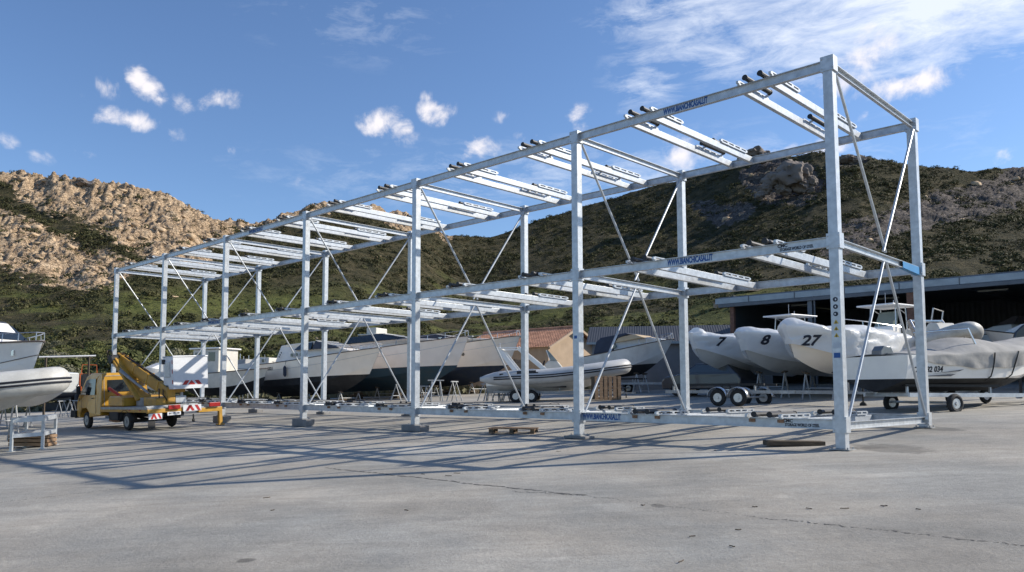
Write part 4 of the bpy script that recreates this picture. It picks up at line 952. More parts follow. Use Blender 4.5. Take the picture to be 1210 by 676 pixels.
tr = trailer('boat_trailer', 'galvanised trailer under the canvas covered boat, small wheels showing below', a.x+.2*c+.2*s_, a.y+.2*s_-.2*c, rz, 6.6, 2.0, 1.3, h=.50, n_ax=1, guards=False, m=galv, wr=.27)
for k, px_ in enumerate((1125, 1165)):
    p = gr(px_, 479 if k == 0 else 477); t = thing('wheeled_dolly', ['low steel dolly with black wheel under the covered boat, nearer the rack', 'low steel dolly with black wheel under the covered boat, nearer the right edge'][k], 'dolly', (p.x, p.y, p.z+.004), rz)
    b = MB(); b.tube([(math.cos(q)*.17, 0, .23+math.sin(q)*.17) for q in [2*math.pi*j/20 for j in range(20)]], .06, 8, closed=True); w = b.build('wheel', tyre_m, t)
    b = MB(); b.cyl((0, -.04, .23), (0, .04, .23), .12, 14); b.build('rim', whitep, w)
    b = MB(); b.bar((0, .08, .23), (-.08, .35, .62), .06, .06); b.box((-.08, .35, .66), (.35, .3, .06)); b.box((-.3, .3, .4), (.7, .1, .1)); b.build('frame', galv, t)

# --- RIB right behind the covered boat and boats inside the hangar
rib('inflatable_boat', 'white inflatable with tubular steel arch, seen over the canvas covered boat', 1085, 1152, 30.5, 27.5, 1.05, 1.9, .25, hyp_light, white_gel, 0, arch=(.9, .95, .3, steel), pitch=-.06, wind=False)
def inner_boat(name, label, sp, bp, Ys, Yb, m, arch=False, lift=.8):
    o, L, rz, a = place(name, label, 'motor boat', sp, bp, Ys, Yb, lift); h = Hull(L, 2.3, 1.3, rise=.3); h.mesh(o, [m, blackaf], wlrow=3); h.rail(o, dark, .025)
    b = MB(); b.prism([(L*.3, 1.3), (L*.36, 1.85), (L*.55, 1.8), (L*.75, 1.5)], wf(.9, .7, 1.3, 1.9)); b.build('cuddy', m, o, .04)
    b = MB(); b.prism([(L*.33, 1.85), (L*.30, 2.2), (L*.36, 2.2), (L*.52, 1.83)], wf(.72, .55, 1.8, 2.2)); b.build('windscreen', smoke, o)
    outboard(o, 0, 1.1)
    return o
inner_boat('moored_boat', 'dim white boat parked deep in the hangar at the right edge', 1250, 1140, 34, 37.5, grey_gel)
o = inner_boat('moored_boat', 'grey speedboat just inside the hangar mouth beyond the covered boat', 1275, 1165, 29, 31, grey_gel, lift=.65)
b = MB(); b.tube([(4.6, -.9, 1.4), (4.4, -.85, 2.6), (4.4, .85, 2.6), (4.6, .9, 1.4)], .03, 8); b.build('roll_bar', alum, o)
inner_boat('moored_boat', 'dim boat in the hangar behind the wrapped boat numbered 27', 1000, 930, 42, 44, grey_gel)
o = thing('outboard_stand', 'dark outboard engine on a stand at the right edge of the picture', 'engine', tuple(at(1203, 400, 25.5)-Vector((0, 0, 0))), 2.6)
o.location.z = gz(o.location.x, o.location.y)+1.75
outboard(o, .2, 0, motor, 1.2, -.3); b = MB(); b.bar((0, 0, 0), (0, 0, -1.74), .08, .08); b.bar((0, -.4, -1.70), (0, .4, -1.70), .08, .06); b.build('post', dark, o)

# --- left edge: cruiser, RIB on steel stand, tarp boat
o, L, rz, a = place('cabin_cruiser', 'white cabin cruiser with dark windscreen, its bow above the left inflatable', 'motor boat', -190, 50, 27.5, 24.3, 1.35)
h = Hull(L, 2.7, 1.78, rise=.18, rake=.9, kf=.5, fine=2.6, chz=.33); h.mesh(o, [white_gel, white_gel], wlrow=3); h.rail(o, MATS['fender_strip'], .03); h.rail(o, MATS['fender_strip'], .014, .52, 'hull_stripe')
z0 = h.zs(.7)
b = MB(); b.prism([(L*.25, z0-.1), (L*.28, z0+.82), (L*.74, z0+.84), (L*.83, z0+.2), (L*.97, z0+.06), (L*.97, z0-.05)], wf(1.2, .9, z0, z0+.9, (L*.66, L*.985, .95))); b.build('cabin', white_gel, o, .05)
b = MB(); b.prism([(L*.30, z0+.38), (L*.31, z0+.74), (L*.745, z0+.78), (L*.825, z0+.26), (L*.78, z0+.24)], wf(1.21, .92, z0, z0+.9, (L*.66, L*1.05, .75))); b.build('windscreen', glass, o)
b = MB(); b.box((L*.50, 0, z0+.87), (L*.44, 1.8, .08)); b.build('roof_pad', canvas_n, o, .02)
pulpit(o, h, .8, .28)
b = MB(); q = h.pt(.93, .72); b.box((q.x, -q.y-.02, q.z), (.10, .05, .18)); b.build('hawse_pipe', steel, o)
for k in (.30, .55, .8):
    x = a.x+math.cos(rz)*L*k; y = a.y+math.sin(rz)*L*k; stand_legs(x, y, rz, 1.5, 'boat_stand', ['steel stand under the stern of the white cruiser at the left edge', 'steel stand amidships under the white cruiser at the left edge', 'steel stand under the bow of the white cruiser at the left edge'][[.3, .55, .8].index(k)], wide=1.4)
b1 = at(71, 445, 21.3); hv = Vector((.965, .26)); LL = 5.6; ribL_loc = (b1.x-hv.x*LL, b1.y-hv.y*LL, gz(b1.x, b1.y)+.80)
ribL, _, rzL, _ = rib('inflatable_boat', 'light grey inflatable with double black stripe on a steel stand at the left edge', 0, 0, 0, 0, 0, 2.2, .36, hyp_light, hyp_light, 2, console=True, L=LL, rz=math.atan2(.26, .965), loc=ribL_loc)
for k in range(7):
    x = LL*(.12+.1*k); b = MB(); b.tube([(x-.12, -1.02, 1.09), (x, -1.07, 1.12), (x+.12, -1.02, 1.09)], .014, 6); b.build('grab_rope', tarp_w, ribL)
for k in (.3, .62): b = MB(); b.box((LL*k, -1.09, .92), (.16, .05, .07)); b.build('tube_patch', stripe, ribL)
st = thing('boat_cradle', 'galvanised steel cradle holding up the left inflatable above timber packing', 'boat cradle', (gr(32, 532).x, gr(32, 532).y, gz(gr(32, 532).x, gr(32, 532).y)), 0)
pl, pr_ = gr(13, 534), gr(50, 531); pl2, pr2 = pl+Vector((-.3, 1.3, 0)), pr_+Vector((-.3, 1.3, 0)); bs = Vector(st.location)
for p in (pl, pr_, pl2, pr2):
    g = gz(p.x, p.y); b = MB(); b.bar(Vector((p.x, p.y, g+.01))-bs, Vector((p.x, p.y, g+.86))-bs, .07, .07); b.box(Vector((p.x, p.y, g+.012))-bs, (.16, .16, .016)); b.build('leg', galv, st)
for (p, q) in ((pl, pr_), (pl2, pr2), (pl, pl2), (pr_, pr2)):
    b = MB(); b.bar(Vector((p.x, p.y, gz(p.x, p.y)+.42))-bs, Vector((q.x, q.y, gz(q.x, q.y)+.42))-bs, .06, .10); b.build('cradle_rail', galv, st); b = MB(); b.bar(Vector((p.x, p.y, gz(p.x, p.y)+.84))-bs, Vector((q.x, q.y, gz(q.x, q.y)+.84))-bs, .08, .12); b.build('cradle_rail', galv, st)
c_ = (pl+pr_+pl2+pr2)/4; tb = thing('timber_stack', 'stack of light wooden planks under the left inflatable', 'timber', (c_.x-.25, c_.y+.5, gz(c_.x-.25, c_.y+.5)+.01), .1)
for i in range(3):
    b = MB(); b.box((random.uniform(-.05, .05), 0, .08+i*.11), (1.1, .6, .09), Matrix.Rotation(random.uniform(-.06, .06), 3, 'Z')); b.build('plank', wood, tb, .01)
# white tarp-covered boat behind
o, L, rz, a = place('tarpaulin_boat', 'boat under a pale white tarpaulin behind the left inflatable', 'covered boat', -30, 78, 34, 32, 1.0)
h = Hull(L, 2.2, 1.15, rise=.12, rake=.3, fine=4.5); h.mesh(o, [white_gel, white_gel])
b = MB(); b.prism([(0, .55), (.1, 1.5), (L*.5, 1.62), (L*.98, 1.42), (L*.93, .6)], wf(1.16, 1.0, .6, 1.5, (L*.8, L, .25))); b.build('tarpaulin', tarp_w, o, .05)
stand_legs(a.x+2, a.y-.2, rz, 1., 'boat_stand', 'steel stand under the boat with the pale white tarpaulin', wide=1.2)

# --- orange tractor, dark pickup, mast, post and trestles at the left back
def wheel(b, x, y, z, r, w): b.tube([(x+math.cos(q)*r*.72, y, z+math.sin(q)*r*.72) for q in [2*math.pi*j/22 for j in range(22)]], r*.28, 8, closed=True)
p = gr(104, 484); o = thing('orange_forklift', 'orange yard tractor with roll bar behind the nose of the yellow truck', 'tractor', (p.x, p.y, p.z), -1.1)
b = MB(); b.box((0, 0, 1.15), (1.9, 1.2, .8)); b.box((1.2, 0, 1.05), (.9, .9, .55)); b.build('body', orange, o, .06)
b = MB(); b.box((.1, 0, 1.95), (1.1, 1.1, .75)); b.build('cab_glass', glass, o, .03)
b = MB()
for x in (-.5, .7):
    for y in (-.6, .6): b.tube([(x, y, 1.4), (x*.9, y, 2.4)], .035, 6)
b.tube([(-.45, -.6, 2.4), (.63, -.6, 2.4), (.63, .6, 2.4), (-.45, .6, 2.4)], .035, 6, closed=True); b.tube([(-.3, -.5, 2.4), (-.3, -.45, 3.05), (-.3, .45, 3.05), (-.3, .5, 2.4)], .03, 6); b.build('roll_cage', orange, o)
for x in (-.6, 1.0):
    for y in (-.75, .75):
        b = MB(); wheel(b, x, y, .55, .55, .3); b.cyl((x, y-.1, .55), (x, y+.1, .55), .3, 12); b.build('wheel', tyre_m, o)
b = MB(); b.box((1.75, 0, 1.3), (.12, 1.0, 2.2)); b.build('mast', dark, o)
p = gr(78, 485); o = thing('dark_workboat', 'dark inflatable workboat with windscreen parked left of the orange tractor', 'boat', (p.x, p.y, p.z+.5), -.4)
b = MB(); b.tube([(-2, -.8, .6), (0, -.85, .6), (1.4, -.6, .7), (2., 0, .8), (1.4, .6, .7), (0, .85, .6), (-2, .8, .6)], .28, 12); b.box((-.3, 0, .4), (3., 1.4, .4)); b.build('hull', stripe, o)
b = MB(); b.box((.1, 0, 1.0), (.8, .8, .7)); b.build('console', dark, o, .05)
b = MB(); b.tube([(.5, -.6, .9), (.2, -.55, 1.7), (.2, .55, 1.7), (.5, .6, .9)], .025, 6); b.build('windscreen_frame', alum, o)
b = MB(); b.prism([(.45, 1.3), (.25, 1.65), (.28, 1.66), (.5, 1.3)], lambda x, z: .5); b.build('windscreen', glass, o)
b = MB(); b.box((0, 0, 0), (2.4, .9, .5)); q = b.build('cradle', dark, o); q.location = (-.2, 0, -.24)
pa, pb = at(46, 422, 42), at(113, 420.5, 44); o = thing('spare_mast', 'long pale mast laid level on two posts before the bushes at left', 'mast', pa, 0)
b = MB(); b.tube([(0, 0, 0), pb-pa], .055, 8); b.build('spar', alum, o)
for k in (.12, .88):
    q = (pb-pa)*k; b = MB(); b.bar(q, (q.x, q.y, gz(pa.x+q.x, pa.y+q.y)-pa.z), .09, .09); b.build('post', wood_d, o)
p = gr(98, 490); o = MB().box((0, 0, .75), (.13, .13, 1.5)).build('white_post', whitep, None, .01); o.location = (p.x, p.y, p.z); tag(o, 'pale square post on the ground left of the yellow truck', 'post')
p = gr(94, 493); o = MB().box((0, 0, .18), (.8, .4, .36)).build('tool_box', dark, None, .02); o.location = (p.x, p.y, p.z+.005); tag(o, 'low black box at the foot of the pale square post', 'box')
for i, (px, py) in enumerate(((72, 494), (82, 492), (90, 494))):
    p = gr(px, py); o = thing('steel_trestle', ['leaning steel trestle nearest the left inflatable bow', 'steel trestle in the middle of three behind the left inflatable', 'steel trestle nearest the pale square post'][i], 'trestle', (p.x, p.y, p.z+.03), .5*i, 'steel trestles left of the truck')
    for s in (-1, 1): b = MB(); b.tube([(-.25, s*.3, 0), (0, s*.25, .85), (.25, s*.3, 0)], .022, 6); b.build('leg', galv_old, o)
    b = MB(); b.tube([(0, -.4, .86), (0, .4, .86)], .03, 6); b.build('rail', galv_old, o)
# trestles and bicycle-like stands under the cruisers
for i, px in enumerate((468, 500, 515, 537, 574, 583, 592, 601)):
    p = gr(px, 474.5); o = thing('steel_trestle', 'grey steel trestle below the cruisers, '+['under the gap beside the cream cruiser', 'first of the pair below the teal bottom', 'second of the pair below the teal bottom', 'with a flat top, below the ivory bow', 'leftmost of four by the inflatable stern', 'second of four by the inflatable stern', 'third of four by the inflatable stern', 'nearest the inflatable stern'][i], 'trestle', (p.x, p.y, p.z+.03), .9*i, 'trestles below the cruisers')
    hg = random.uniform(.8, 1.15)
    for s in (-1, 1): b = MB(); b.tube([(-.3, s*.32, 0), (0, s*.22, hg), (.3, s*.32, 0)], .03, 6); b.build('leg', galv_old, o)
    b = MB(); b.tube([(0, -.45, hg), (0, .45, hg)], .035, 6); b.tube([(-.2, -.3, .3), (.2, .3, .3)], .02, 6); b.build('rail', galv_old, o)

# --- fishing boat, sail boat, blue cover boat left of the cruisers
o, L, rz, a = place('fishing_boat', 'cream fishing boat with square wheelhouse right of the white basket', 'motor boat', 232, 293, 49, 47, .75)
L = L+1.5; h = Hull(L, 2.3, 1.3, rise=.25, rake=.5); h.mesh(o, [seat_m, blackaf], wlrow=3); h.rail(o, MATS['fender_strip'], .03)
b = MB(); b.box((1.6, 0, 2.05), (2.1, 1.7, 1.5)); b.build('wheelhouse', seat_m, o, .05)
b = MB(); b.box((1.55, 0, 2.86), (2.5, 1.95, .09)); b.build('roof', white_gel, o, .03)
for x in (1.0, 2.1):
    b = MB(); b.box((x, 0, 2.35), (.55, 1.72, .55)); b.build('window', glass, o)
o, L, rz, a = place('sailing_boat', 'small white sailing boat with coachroof and grey cover, left of the cream cruiser', 'sail boat', 330, 280, 52, 53.5, .9)
L = 5.6; h = Hull(L, 2.2, 1.25, rise=.2, rake=.8, stern=.8); h.mesh(o, [white_gel, navy], wlrow=4); h.rail(o, MATS['fender_strip'], .02)
b = MB(); b.prism([(.3, 1.2), (.4, 2.05), (1.6, 2.1), (2.0, 1.7), (3.6, 1.55), (4.0, 1.3)], wf(.8, .6, 1.2, 2.0)); b.build('coachroof', seat_m, o, .05)
for x in (.8, 1.4): b = MB(); b.box((x, 0, 1.8), (.28, 1.36, .26)); b.build('window', smoke, o)
b = MB(); b.prism([(2.3, 1.6), (2.5, 2.0), (5.4, 1.75), (5.5, 1.4)], wf(.95, .4, 1.2, 2.0, (3, 5.6, .7))); b.build('cover', canvas_g, o, .04)
o, L, rz, a = place('blue_cover_boat', 'small boat under a turquoise tarpaulin behind the cream fishing boat', 'covered boat', 258, 286, 56, 56, 1.2)
L = 3.6; h = Hull(L, 1.8, .9, rise=.2, rake=.4); h.mesh(o, [white_gel, white_gel]); b = MB(); b.prism([(.1, .8), (.2, 1.35), (1.8, 1.55), (3.4, 1.2), (3.5, .9)], wf(.93, .6, .8, 1.5)); b.build('tarpaulin', canvas_b, o, .04)
o, L, rz, a = place('white_boat', 'rounded white hull glimpsed above the truck flatbed behind the rack', 'boat', 232, 205, 50, 49, 1.0)
L = 4.5; h = Hull(L, 2., 1.2, rise=.3); h.mesh(o, [white_gel, white_gel]); b = MB(); b.prism([(.4, 1.2), (.7, 1.8), (2.4, 1.75), (3.4, 1.3)], wf(.8, .6, 1.2, 1.8)); b.build('cabin', white_gel, o, .08)
for k, (px, ph, Y) in enumerate(((284, 418, 53), (288, 421, 53), (294, 420, 54))):
    q = at(px, ph, Y); o = MB().cyl((0, 0, 0), (0, 0, q.z-gz(q.x, q.y)), .03, 6).build('short_mast', alum); o.location = (q.x, q.y, gz(q.x, q.y)); tag(o, ['thin pale mast behind the turquoise tarpaulin, leftmost of three', 'thin pale mast behind the turquoise tarpaulin, middle of three', 'thin pale mast behind the sailing boat, rightmost of three'][k], 'mast', 'thin masts behind the boats')

# ------------------------------------------------------------------ yellow aerial-platform truck
fw = Vector((-.72, .69)).normalized(); rzT = math.atan2(fw.y, fw.x); rl = Vector((-11.1, 28.1)); lf = Vector((-fw.y, fw.x))
mid = rl-lf*.82; g = gz(mid.x, mid.y)
T = thing('platform_truck', 'yellow boom lift truck with a white basket parked left of the rack', 'truck', (mid.x, mid.y, g+.006), rzT)
T.rotation_euler = (math.atan((gz(*(mid+lf))-g)), -math.atan(gz(*(mid+fw))-g), rzT)
WB = 3.5
b = MB()   # cab shell: lofted profile
prof = [(2.05, .52), (2.05, 2.02), (2.15, 2.12), (3.05, 2.14), (3.45, 2.02), (3.98, 1.38), (4.35, 1.16), (4.50, .95), (4.55, .45), (3.95, .42), (3.92, .62), (3.72, .78), (3.30, .80), (3.08, .62), (3.05, .45)]
def cabw(x, z): return .97-.13*max(0, (z-1.15)/1.0)-.12*max(0, (x-3.9)/.6)
n = len(prof); A = [(x, cabw(x, z), z) for x, z in prof]; 
b.prism(prof, cabw); cab = b.build('cab', yellow, T, .035)
def side_pane(name, pr, m, parent, off=.006, both=True):
    for s in ((-1, 1) if both else (1,)):
        b = MB(); v = [(x, s*(cabw(x, z)+off), z) for x, z in pr]; b.add(v, [tuple(range(len(v)))])
        q = b.build(name, m, parent); sd = q.modifiers.new('t', 'SOLIDIFY'); sd.thickness = .006
side_pane('door_window', [(2.55, 1.30), (2.58, 1.90), (3.12, 1.92), (3.42, 1.86), (3.78, 1.32)], glass, cab)
side_pane('mirror_window', [(3.80, 1.30), (3.52, 1.72), (3.72, 1.46), (3.92, 1.28)], glass, cab)
b = MB(); b.box((2.038, 0.05, 1.62), (.02, 1.25, .46)); b.build('rear_window', glass, cab, .01)
b = MB(); b.add([(3.475, .70, 2.0), (3.475, -.70, 2.0), (3.96, -.80, 1.42), (3.96, .80, 1.42)], [(0, 1, 2, 3)]); q = b.build('windscreen', glass, cab); q.location = (.02, 0, .02)
for s in (-1, 1):
    b = MB(); b.tube([(3.55, s*.95, 1.42), (3.62, s*1.10, 1.45)], .02, 6); b.box((3.62, s*1.13, 1.50), (.07, .15, .32)); b.build('mirror', dark, cab, .03)
    b = MB(); b.box((4.42, s*.68, .98), (.22, .28, .22)); b.build('headlight', clear, cab, .03)
    b = MB(); b.box((2.75, s*.965, 1.18), (.16, .03, .035)); b.build('door_handle', dark, cab)
b = MB()
for s in (-1, 1):
    for x in (2.45, 3.75): b.box((x, s*(cabw(x, 1.0)+.001), .98), (.012, .006, .8))
b.build('door_seam', dark, cab)
M = frame((3.98, .965, 1.12), (-1, 0, 0), (0, 0, 1)); text_obj('VS', .15, dark_txt, M, cab, 'door_lettering', True)
b = MB(); b.box((4.56, 0, .55), (.10, 1.85, .30)); b.build('front_bumper', dark, T, .03)
for x in (0, WB):
    for s in (-1, 1):
        b = MB(); wheel(b, x, s*.82, .33, .33, .2); b.cyl((x, s*.74, .33), (x, s*.88, .33), .26, 18); w = b.build('wheel', tyre_m, T)
        b = MB(); b.cyl((x, s*.86, .33), (x, s*.895, .33), .19, 16); b.cyl((x, s*.89, .33), (x, s*.92, .33), .06, 10); b.build('rim', galv_old, w)
b = MB(); b.bar((-1.7, .38, .55), (3.1, .38, .55), .08, .16); b.bar((-1.7, -.38, .55), (3.1, -.38, .55), .08, .16); b.cyl((0, -.8, .33), (0, .8, .33), .06, 8); b.cyl((-.0, 0, .33), (1.8, 0, .5), .05, 8); b.box((1.5, .55, .5), (.7, .35, .35)); b.build('chassis', dark, T)
b = MB(); b.box((.15, 0, .80), (3.75, 1.92, .09)); b.build('flatbed', galv_old, T, .01)
b = MB(); b.box((.15, .93, .74), (3.75, .05, .16)); b.box((.15, -.93, .74), (3.75, .05, .16)); b.build('side_rail', yellow2, T, .01)
b = MB()   # yellow lockers on the bed
b.prism([(.5, .85), (.5, 1.15), (.75, 1.25), (1.6, 1.25), (1.75, 1.15), (1.75, .85)], lambda x, z: .80); b.build('bed_locker', yellow, T, .05)
b = MB(); b.prism([(-1.4, .85), (-1.4, 1.12), (-.4, 1.18), (-.4, .85)], lambda x, z: .45); b.build('bed_box', yellow2, T, .04)
b = MB(); b.cyl((.15, .1, .85), (.15, .1, 1.15), .32, 20); b.build('turntable', galv_old, T, 0)
b = MB(); E = Vector((1.60, .45, 2.62)); Q = Vector((.12, .12, 1.08)); b.bar(Q, E, .30, .42, up=(0, 1, 0)); b.bar(Q+Vector((-.1, .12, 0)), E+Vector((.05, .0, .1)), .10, .56, up=(0, 1, 0)); b.build('turret_column', yellow2, T, .03)
b = MB(); b.cyl(E+Vector((0, -.30, 0)), E+Vector((0, .30, 0)), .17, 18); b.build('elbow_pin', dark, T)
b = MB(); b.tube([E+Vector((.22*math.cos(q)+.1, .25, .05+.30*math.sin(q))) for q in [.2*j for j in range(0, 20)]], .03, 6); b.build('hose_loop', rubber, T)
K = Vector((-1.25, -.08, 1.35)); b = MB(); b.bar(E+Vector((.12, -.1, .10)), K, .26, .34); b.build('lower_boom', yellow2, T, .03)
b = MB(); b.bar(E+Vector((-.1, -.12, -.03))+Vector((0, 0, -.22)), K+Vector((0, 0, -.18)), .18, .13); b.build('inner_boom', yellow2, T, .02)
b = MB(); b.cyl(E+Vector((-.55, .18, -.45)), Vector((-.2, .2, 1.35)), .05, 10); b.cyl(Vector((-.3, .2, 1.30)), E+Vector((-.2, .2, -.2)), .03, 8); b.build('hydraulic_ram', galv_old, T)
b = MB(); b.bar((.6, .5, 1.0), (1.5, .86, 1.55), .06, .10); b.build('red_strut', redw, T)
b = MB(); b.box(K+Vector((-.05, 0, -.15)), (.35, .30, .6)); b.bar(K, Vector((-1.35, -.65, 1.42)), .14, .22); b.build('basket_mount', yellow2, T, .03)
b = MB(); b.tube([K+Vector((.3, .2, .1)), K+Vector((.1, .3, -.2)), K+Vector((-.05, .25, -.5)), K+Vector((-.1, -.1, -.45))], .022, 6); b.tube([K+Vector((.2, .1, .15)), K+Vector((-.1, .25, -.1)), K+Vector((-.2, .1, -.4))], .02, 6); b.build('hydraulic_hose', rubber, T)
b = MB(); b.cyl((-1.3, -.55, .85), (-1.3, -.55, 1.4), .06, 10); b.box((-1.3, -.45, 1.05), (.3, .4, .25)); b.build('basket_rest', galv, T)
E2 = E+Vector((.12, -.1, .10)); dB = (K-E2).normalized(); nB = Vector((0, 1, 0)).cross(dB).normalized()
nB = nB if nB.z > 0 else -nB
for k in range(3): b = MB(); b.tube([E2+dB*t_+nB*(.19+.015*math.sin(t_*6+k))+Vector((0, -.06+.05*k, 0)) for t_ in [.1+.3*j for j in range(10)]], .014, 5); b.build('boom_hose', rubber, T)
for t_ in (.35, 1.2, 2.1, 2.8): b = MB(); b.bar(E2+dB*t_-dB*.03, E2+dB*t_+dB*.03, .29, .37); b.build('boom_collar', yellow, T)
b = MB(); b.tube([(2.06, -.78, .9), (2.06, -.78, 2.0), (2.06, .80, 2.0), (2.06, .80, .9)], .022, 6); b.build('headboard_tube', galv_old, T)
b = MB(); b.tube([(1.5, .85, .35), (.9, .9, .32), (.5, .88, .34)], .04, 8); b.build('exhaust_pipe', rusty, T)
for x in (-1.2, -.4, .5, 1.3): b = MB(); b.box((x, .962, .74), (.10, .012, .04)); b.build('side_reflector', MATS['red_plastic'] if x < 0 else yel_txt, T)
# basket: open box, thin walls
bk = Vector((-1.45, -.66, 1.42)); bw, bd, bh = 1.34, .72, 1.10
b = MB(); b.box(bk+Vector((0, 0, .02)), (bd, bw, .04))
for s in (-1, 1): b.box(bk+Vector((s*(bd/2-.012), 0, bh/2+.04)), (.024, bw, bh)); b.box(bk+Vector((0, s*(bw/2-.012), bh/2+.04)), (bd-.05, .024, bh))
bas = b.build('basket', whitep, T, .008)
b = MB(); b.tube([bk+Vector((s1*bd/2, s2*bw/2, bh+.05)) for s1, s2 in ((-1, -1), (-1, 1), (1, 1), (1, -1))], .028, 8, closed=True); b.build('basket_rim', whitep, bas)
b = MB(); xf = bk.x-bd/2-.004; xb = bk.x
def stripe_q(b, y0, z0, w, h, sl): b.add([(xf, y0, z0), (xf, y0+w, z0), (xf, y0+w+sl, z0+h), (xf, y0+sl, z0+h)], [(0, 1, 2, 3)])
yc = bk.y; z0 = bk.z+.14
stripe_q(b, yc+.18, z0, .16, .15, -.12); stripe_q(b, yc-.42, z0, .16, .15, .12); b.add([(xf, yc-.17, z0), (xf, yc+.13, z0), (xf, yc-.02, z0+.16)], [(0, 1, 2)])
q = b.build('warning_stripes', redw, bas); sd = q.modifiers.new('t', 'SOLIDIFY'); sd.thickness = .004
b = MB(); yl = bk.y+bw/2+.004
for z in (.25, .62, .95): b.box((bk.x-bd/2+.06, yl, bk.z+z), (.05, .006, .14))
b.build('side_reflector', redw, bas)
b = MB(); b.box((bk.x+.05, yl+.01, bk.z+.70), (.40, .02, .55)); b.build('control_box', galv, bas, .01)
b = MB(); b.box((bk.x+.28, yl+.02, bk.z+.98), (.14, .06, .16)); b.build('control_panel', dark, bas)
M = frame((bk.x+.12, yl+.003, bk.z+.10), (-1, 0, 0), (0, 0, 1)); text_obj('KIMA', .11, dark_txt, M, bas, 'basket_lettering', True)
# rear: bumper boards, lights, plate, outriggers
def chevron(y0, y1, z0, z1, nm, x=-1.80):
    b = MB(); b.box((x+.02, (y0+y1)/2, (z0+z1)/2), (.03, y1-y0, z1-z0)); q = b.build('warning_board', whitep, T)
    b = MB(); w = (y1-y0)/5; h_ = z1-z0; xq = x+.002
    for k in range(3):
        a = y0+w*(k*1.7+.15); sl = w*.9*(1 if a < (y0+y1)/2-w*.5 else -1)
        b.add([(xq, max(y0, a), z0+.01), (xq, min(y1, a+w*.8), z0+.01), (xq, min(y1, max(y0, a+w*.8+sl)), z1-.01), (xq, min(y1, max(y0, a+sl)), z1-.01)], [(0, 1, 2, 3)])
    t = b.build('warning_stripes', redw, q); sd = t.modifiers.new('t', 'SOLIDIFY'); sd.thickness = .003
b = MB(); b.box((-1.74, 0, .70), (.10, 1.95, .14)); b.build('rear_beam', yellow2, T, .015)
b = MB(); b.box((-1.62, 0, .84), (.16, 1.94, .08)); b.build('rear_step', galv_old, T, .01)
chevron(.45, .93, .42, .62, 'l'); chevron(-1.02, -.32, .62, .84, 'r', -1.84)
for y in (.02, -1.55):
    b = MB(); b.box((-1.84, y, .80), (.07, .44, .15)); b.build('tail_light', red, T, .015)
b = MB(); b.box((-1.82, .02, .58), (.02, .50, .12)); q = b.build('number_plate', whitep, T); M = frame((-1.832, .02, .58), (0, -1, 0), (0, 0, 1)); text_obj('BX 175 YM', .085, dark_txt, M, q, 'plate_lettering', True)
b = MB(); b.box((-1.70, -1.42, .62), (.14, .95, .16)); b.build('outrigger_beam', yellow, T, .015)
b = MB(); b.box((-1.70, -1.84, .38), (.13, .13, .64)); b.box((-1.70, -1.84, .05), (.24, .24, .05)); b.build('outrigger_leg', yellow2, T, .01)
b = MB(); b.cyl((-1.75, -.75, .50), (-1.75, -.75, .30), .03, 8); b.cyl((-1.75, -.78, .28), (-1.75, -.72, .28), .06, 10); b.build('tow_hook', dark, T)
for s in (-1, 1):
    b = MB(); rows = [[(-.0+math.cos(q)*.42, s*.68, .33+math.sin(q)*.42), (math.cos(q)*.42, s*.97, .33+math.sin(q)*.42)] for q in [math.pi*j/10 for j in range(11)]]; b.grid(rows); q = b.build('mudguard', dark, T); sd = q.modifiers.new('t', 'SOLIDIFY'); sd.thickness = .01
b = MB(); b.box((-1.72, .80, .30), (.02, .26, .34)); b.build('mud_flap', dark, T)
b = MB(); b.box((.85, .86, .52), (.7, .25, .30)); b.build('battery_box', dark, T, .02)

# ------------------------------------------------------------------ buildings
u2 = Vector((.683, -.731, 0)).normalized(); v2 = Vector((.731, .683, 0)).normalized()
def setup(px, Y): q = at(px, 440, Y); return Vector((q.x, q.y, gz(q.x, q.y)))
# hangar: open-fronted steel shed
h0 = setup(866, 42.0); zf = at(852, 352.5, 42.3).z
H_ = thing('boat_hangar', 'long open fronted steel hangar with dark interior behind the boats', 'hangar', h0, math.atan2(u2.y, u2.x))
hz = lambda x, y: gz(*(h0+u2*x+v2*y).xy)-h0.z
top = zf-h0.z; Lh, Dh = 30., 16.
b = MB(); b.box((Lh/2-.4, .1, top-.16), (Lh+1.0, .30, .32)); fs_ = b.build('fascia', fascia_m, H_, .02)
b = MB(); b.box((Lh/2-.4, .0, top-.42), (Lh+.6, .22, .18)); b.build('lintel_beam', hsteel, H_, .01)
b = MB(); b.add([(-.7, .0, top), (Lh+.4, .0, top), (Lh+.4, Dh+.3, top+.5), (-.7, Dh+.3, top+.5), (-.7, .0, top+.06), (Lh+.4, .0, top+.06), (Lh+.4, Dh+.3, top+.56), (-.7, Dh+.3, top+.56)], [(0, 3, 2, 1), (4, 5, 6, 7), (0, 1, 5, 4), (2, 3, 7, 6), (0, 4, 7, 3), (1, 2, 6, 5)]); b.build('roof', hsteel, H_)
for k, x in enumerate((0, 4.1, 8.7, 13.5, 18.3, 23.1)):
    wd = .42 if k == 2 else .22; mm = brick if k in (0, 2) else hsteel
    b = MB(); z = hz(x, .1); b.box((x, .15, (z+top-.5)/2), (wd, wd, top-.5-z)); b.build('column', mm, H_, .01)
b = MB(); b.box((Lh/2, Dh, (top)/2), (Lh, .12, top+1.)); b.build('back_wall', rib_wall, H_)
for xx in (-.06, Lh): b = MB(); b.box((xx, Dh/2+.3, top/2), (.12, Dh, top+.3)); b.build('side_wall', rib_wall, H_)
for x in (2.2, 6.4, 11., 16): 
    b = MB(); b.box((x, 4, top-.25), (1.2, .14, .07)); b.build('tube_lamp', mat('tube_lamp', (.35, .36, .30), .4) if 'tube_lamp' not in MATS else MATS['tube_lamp'], H_)
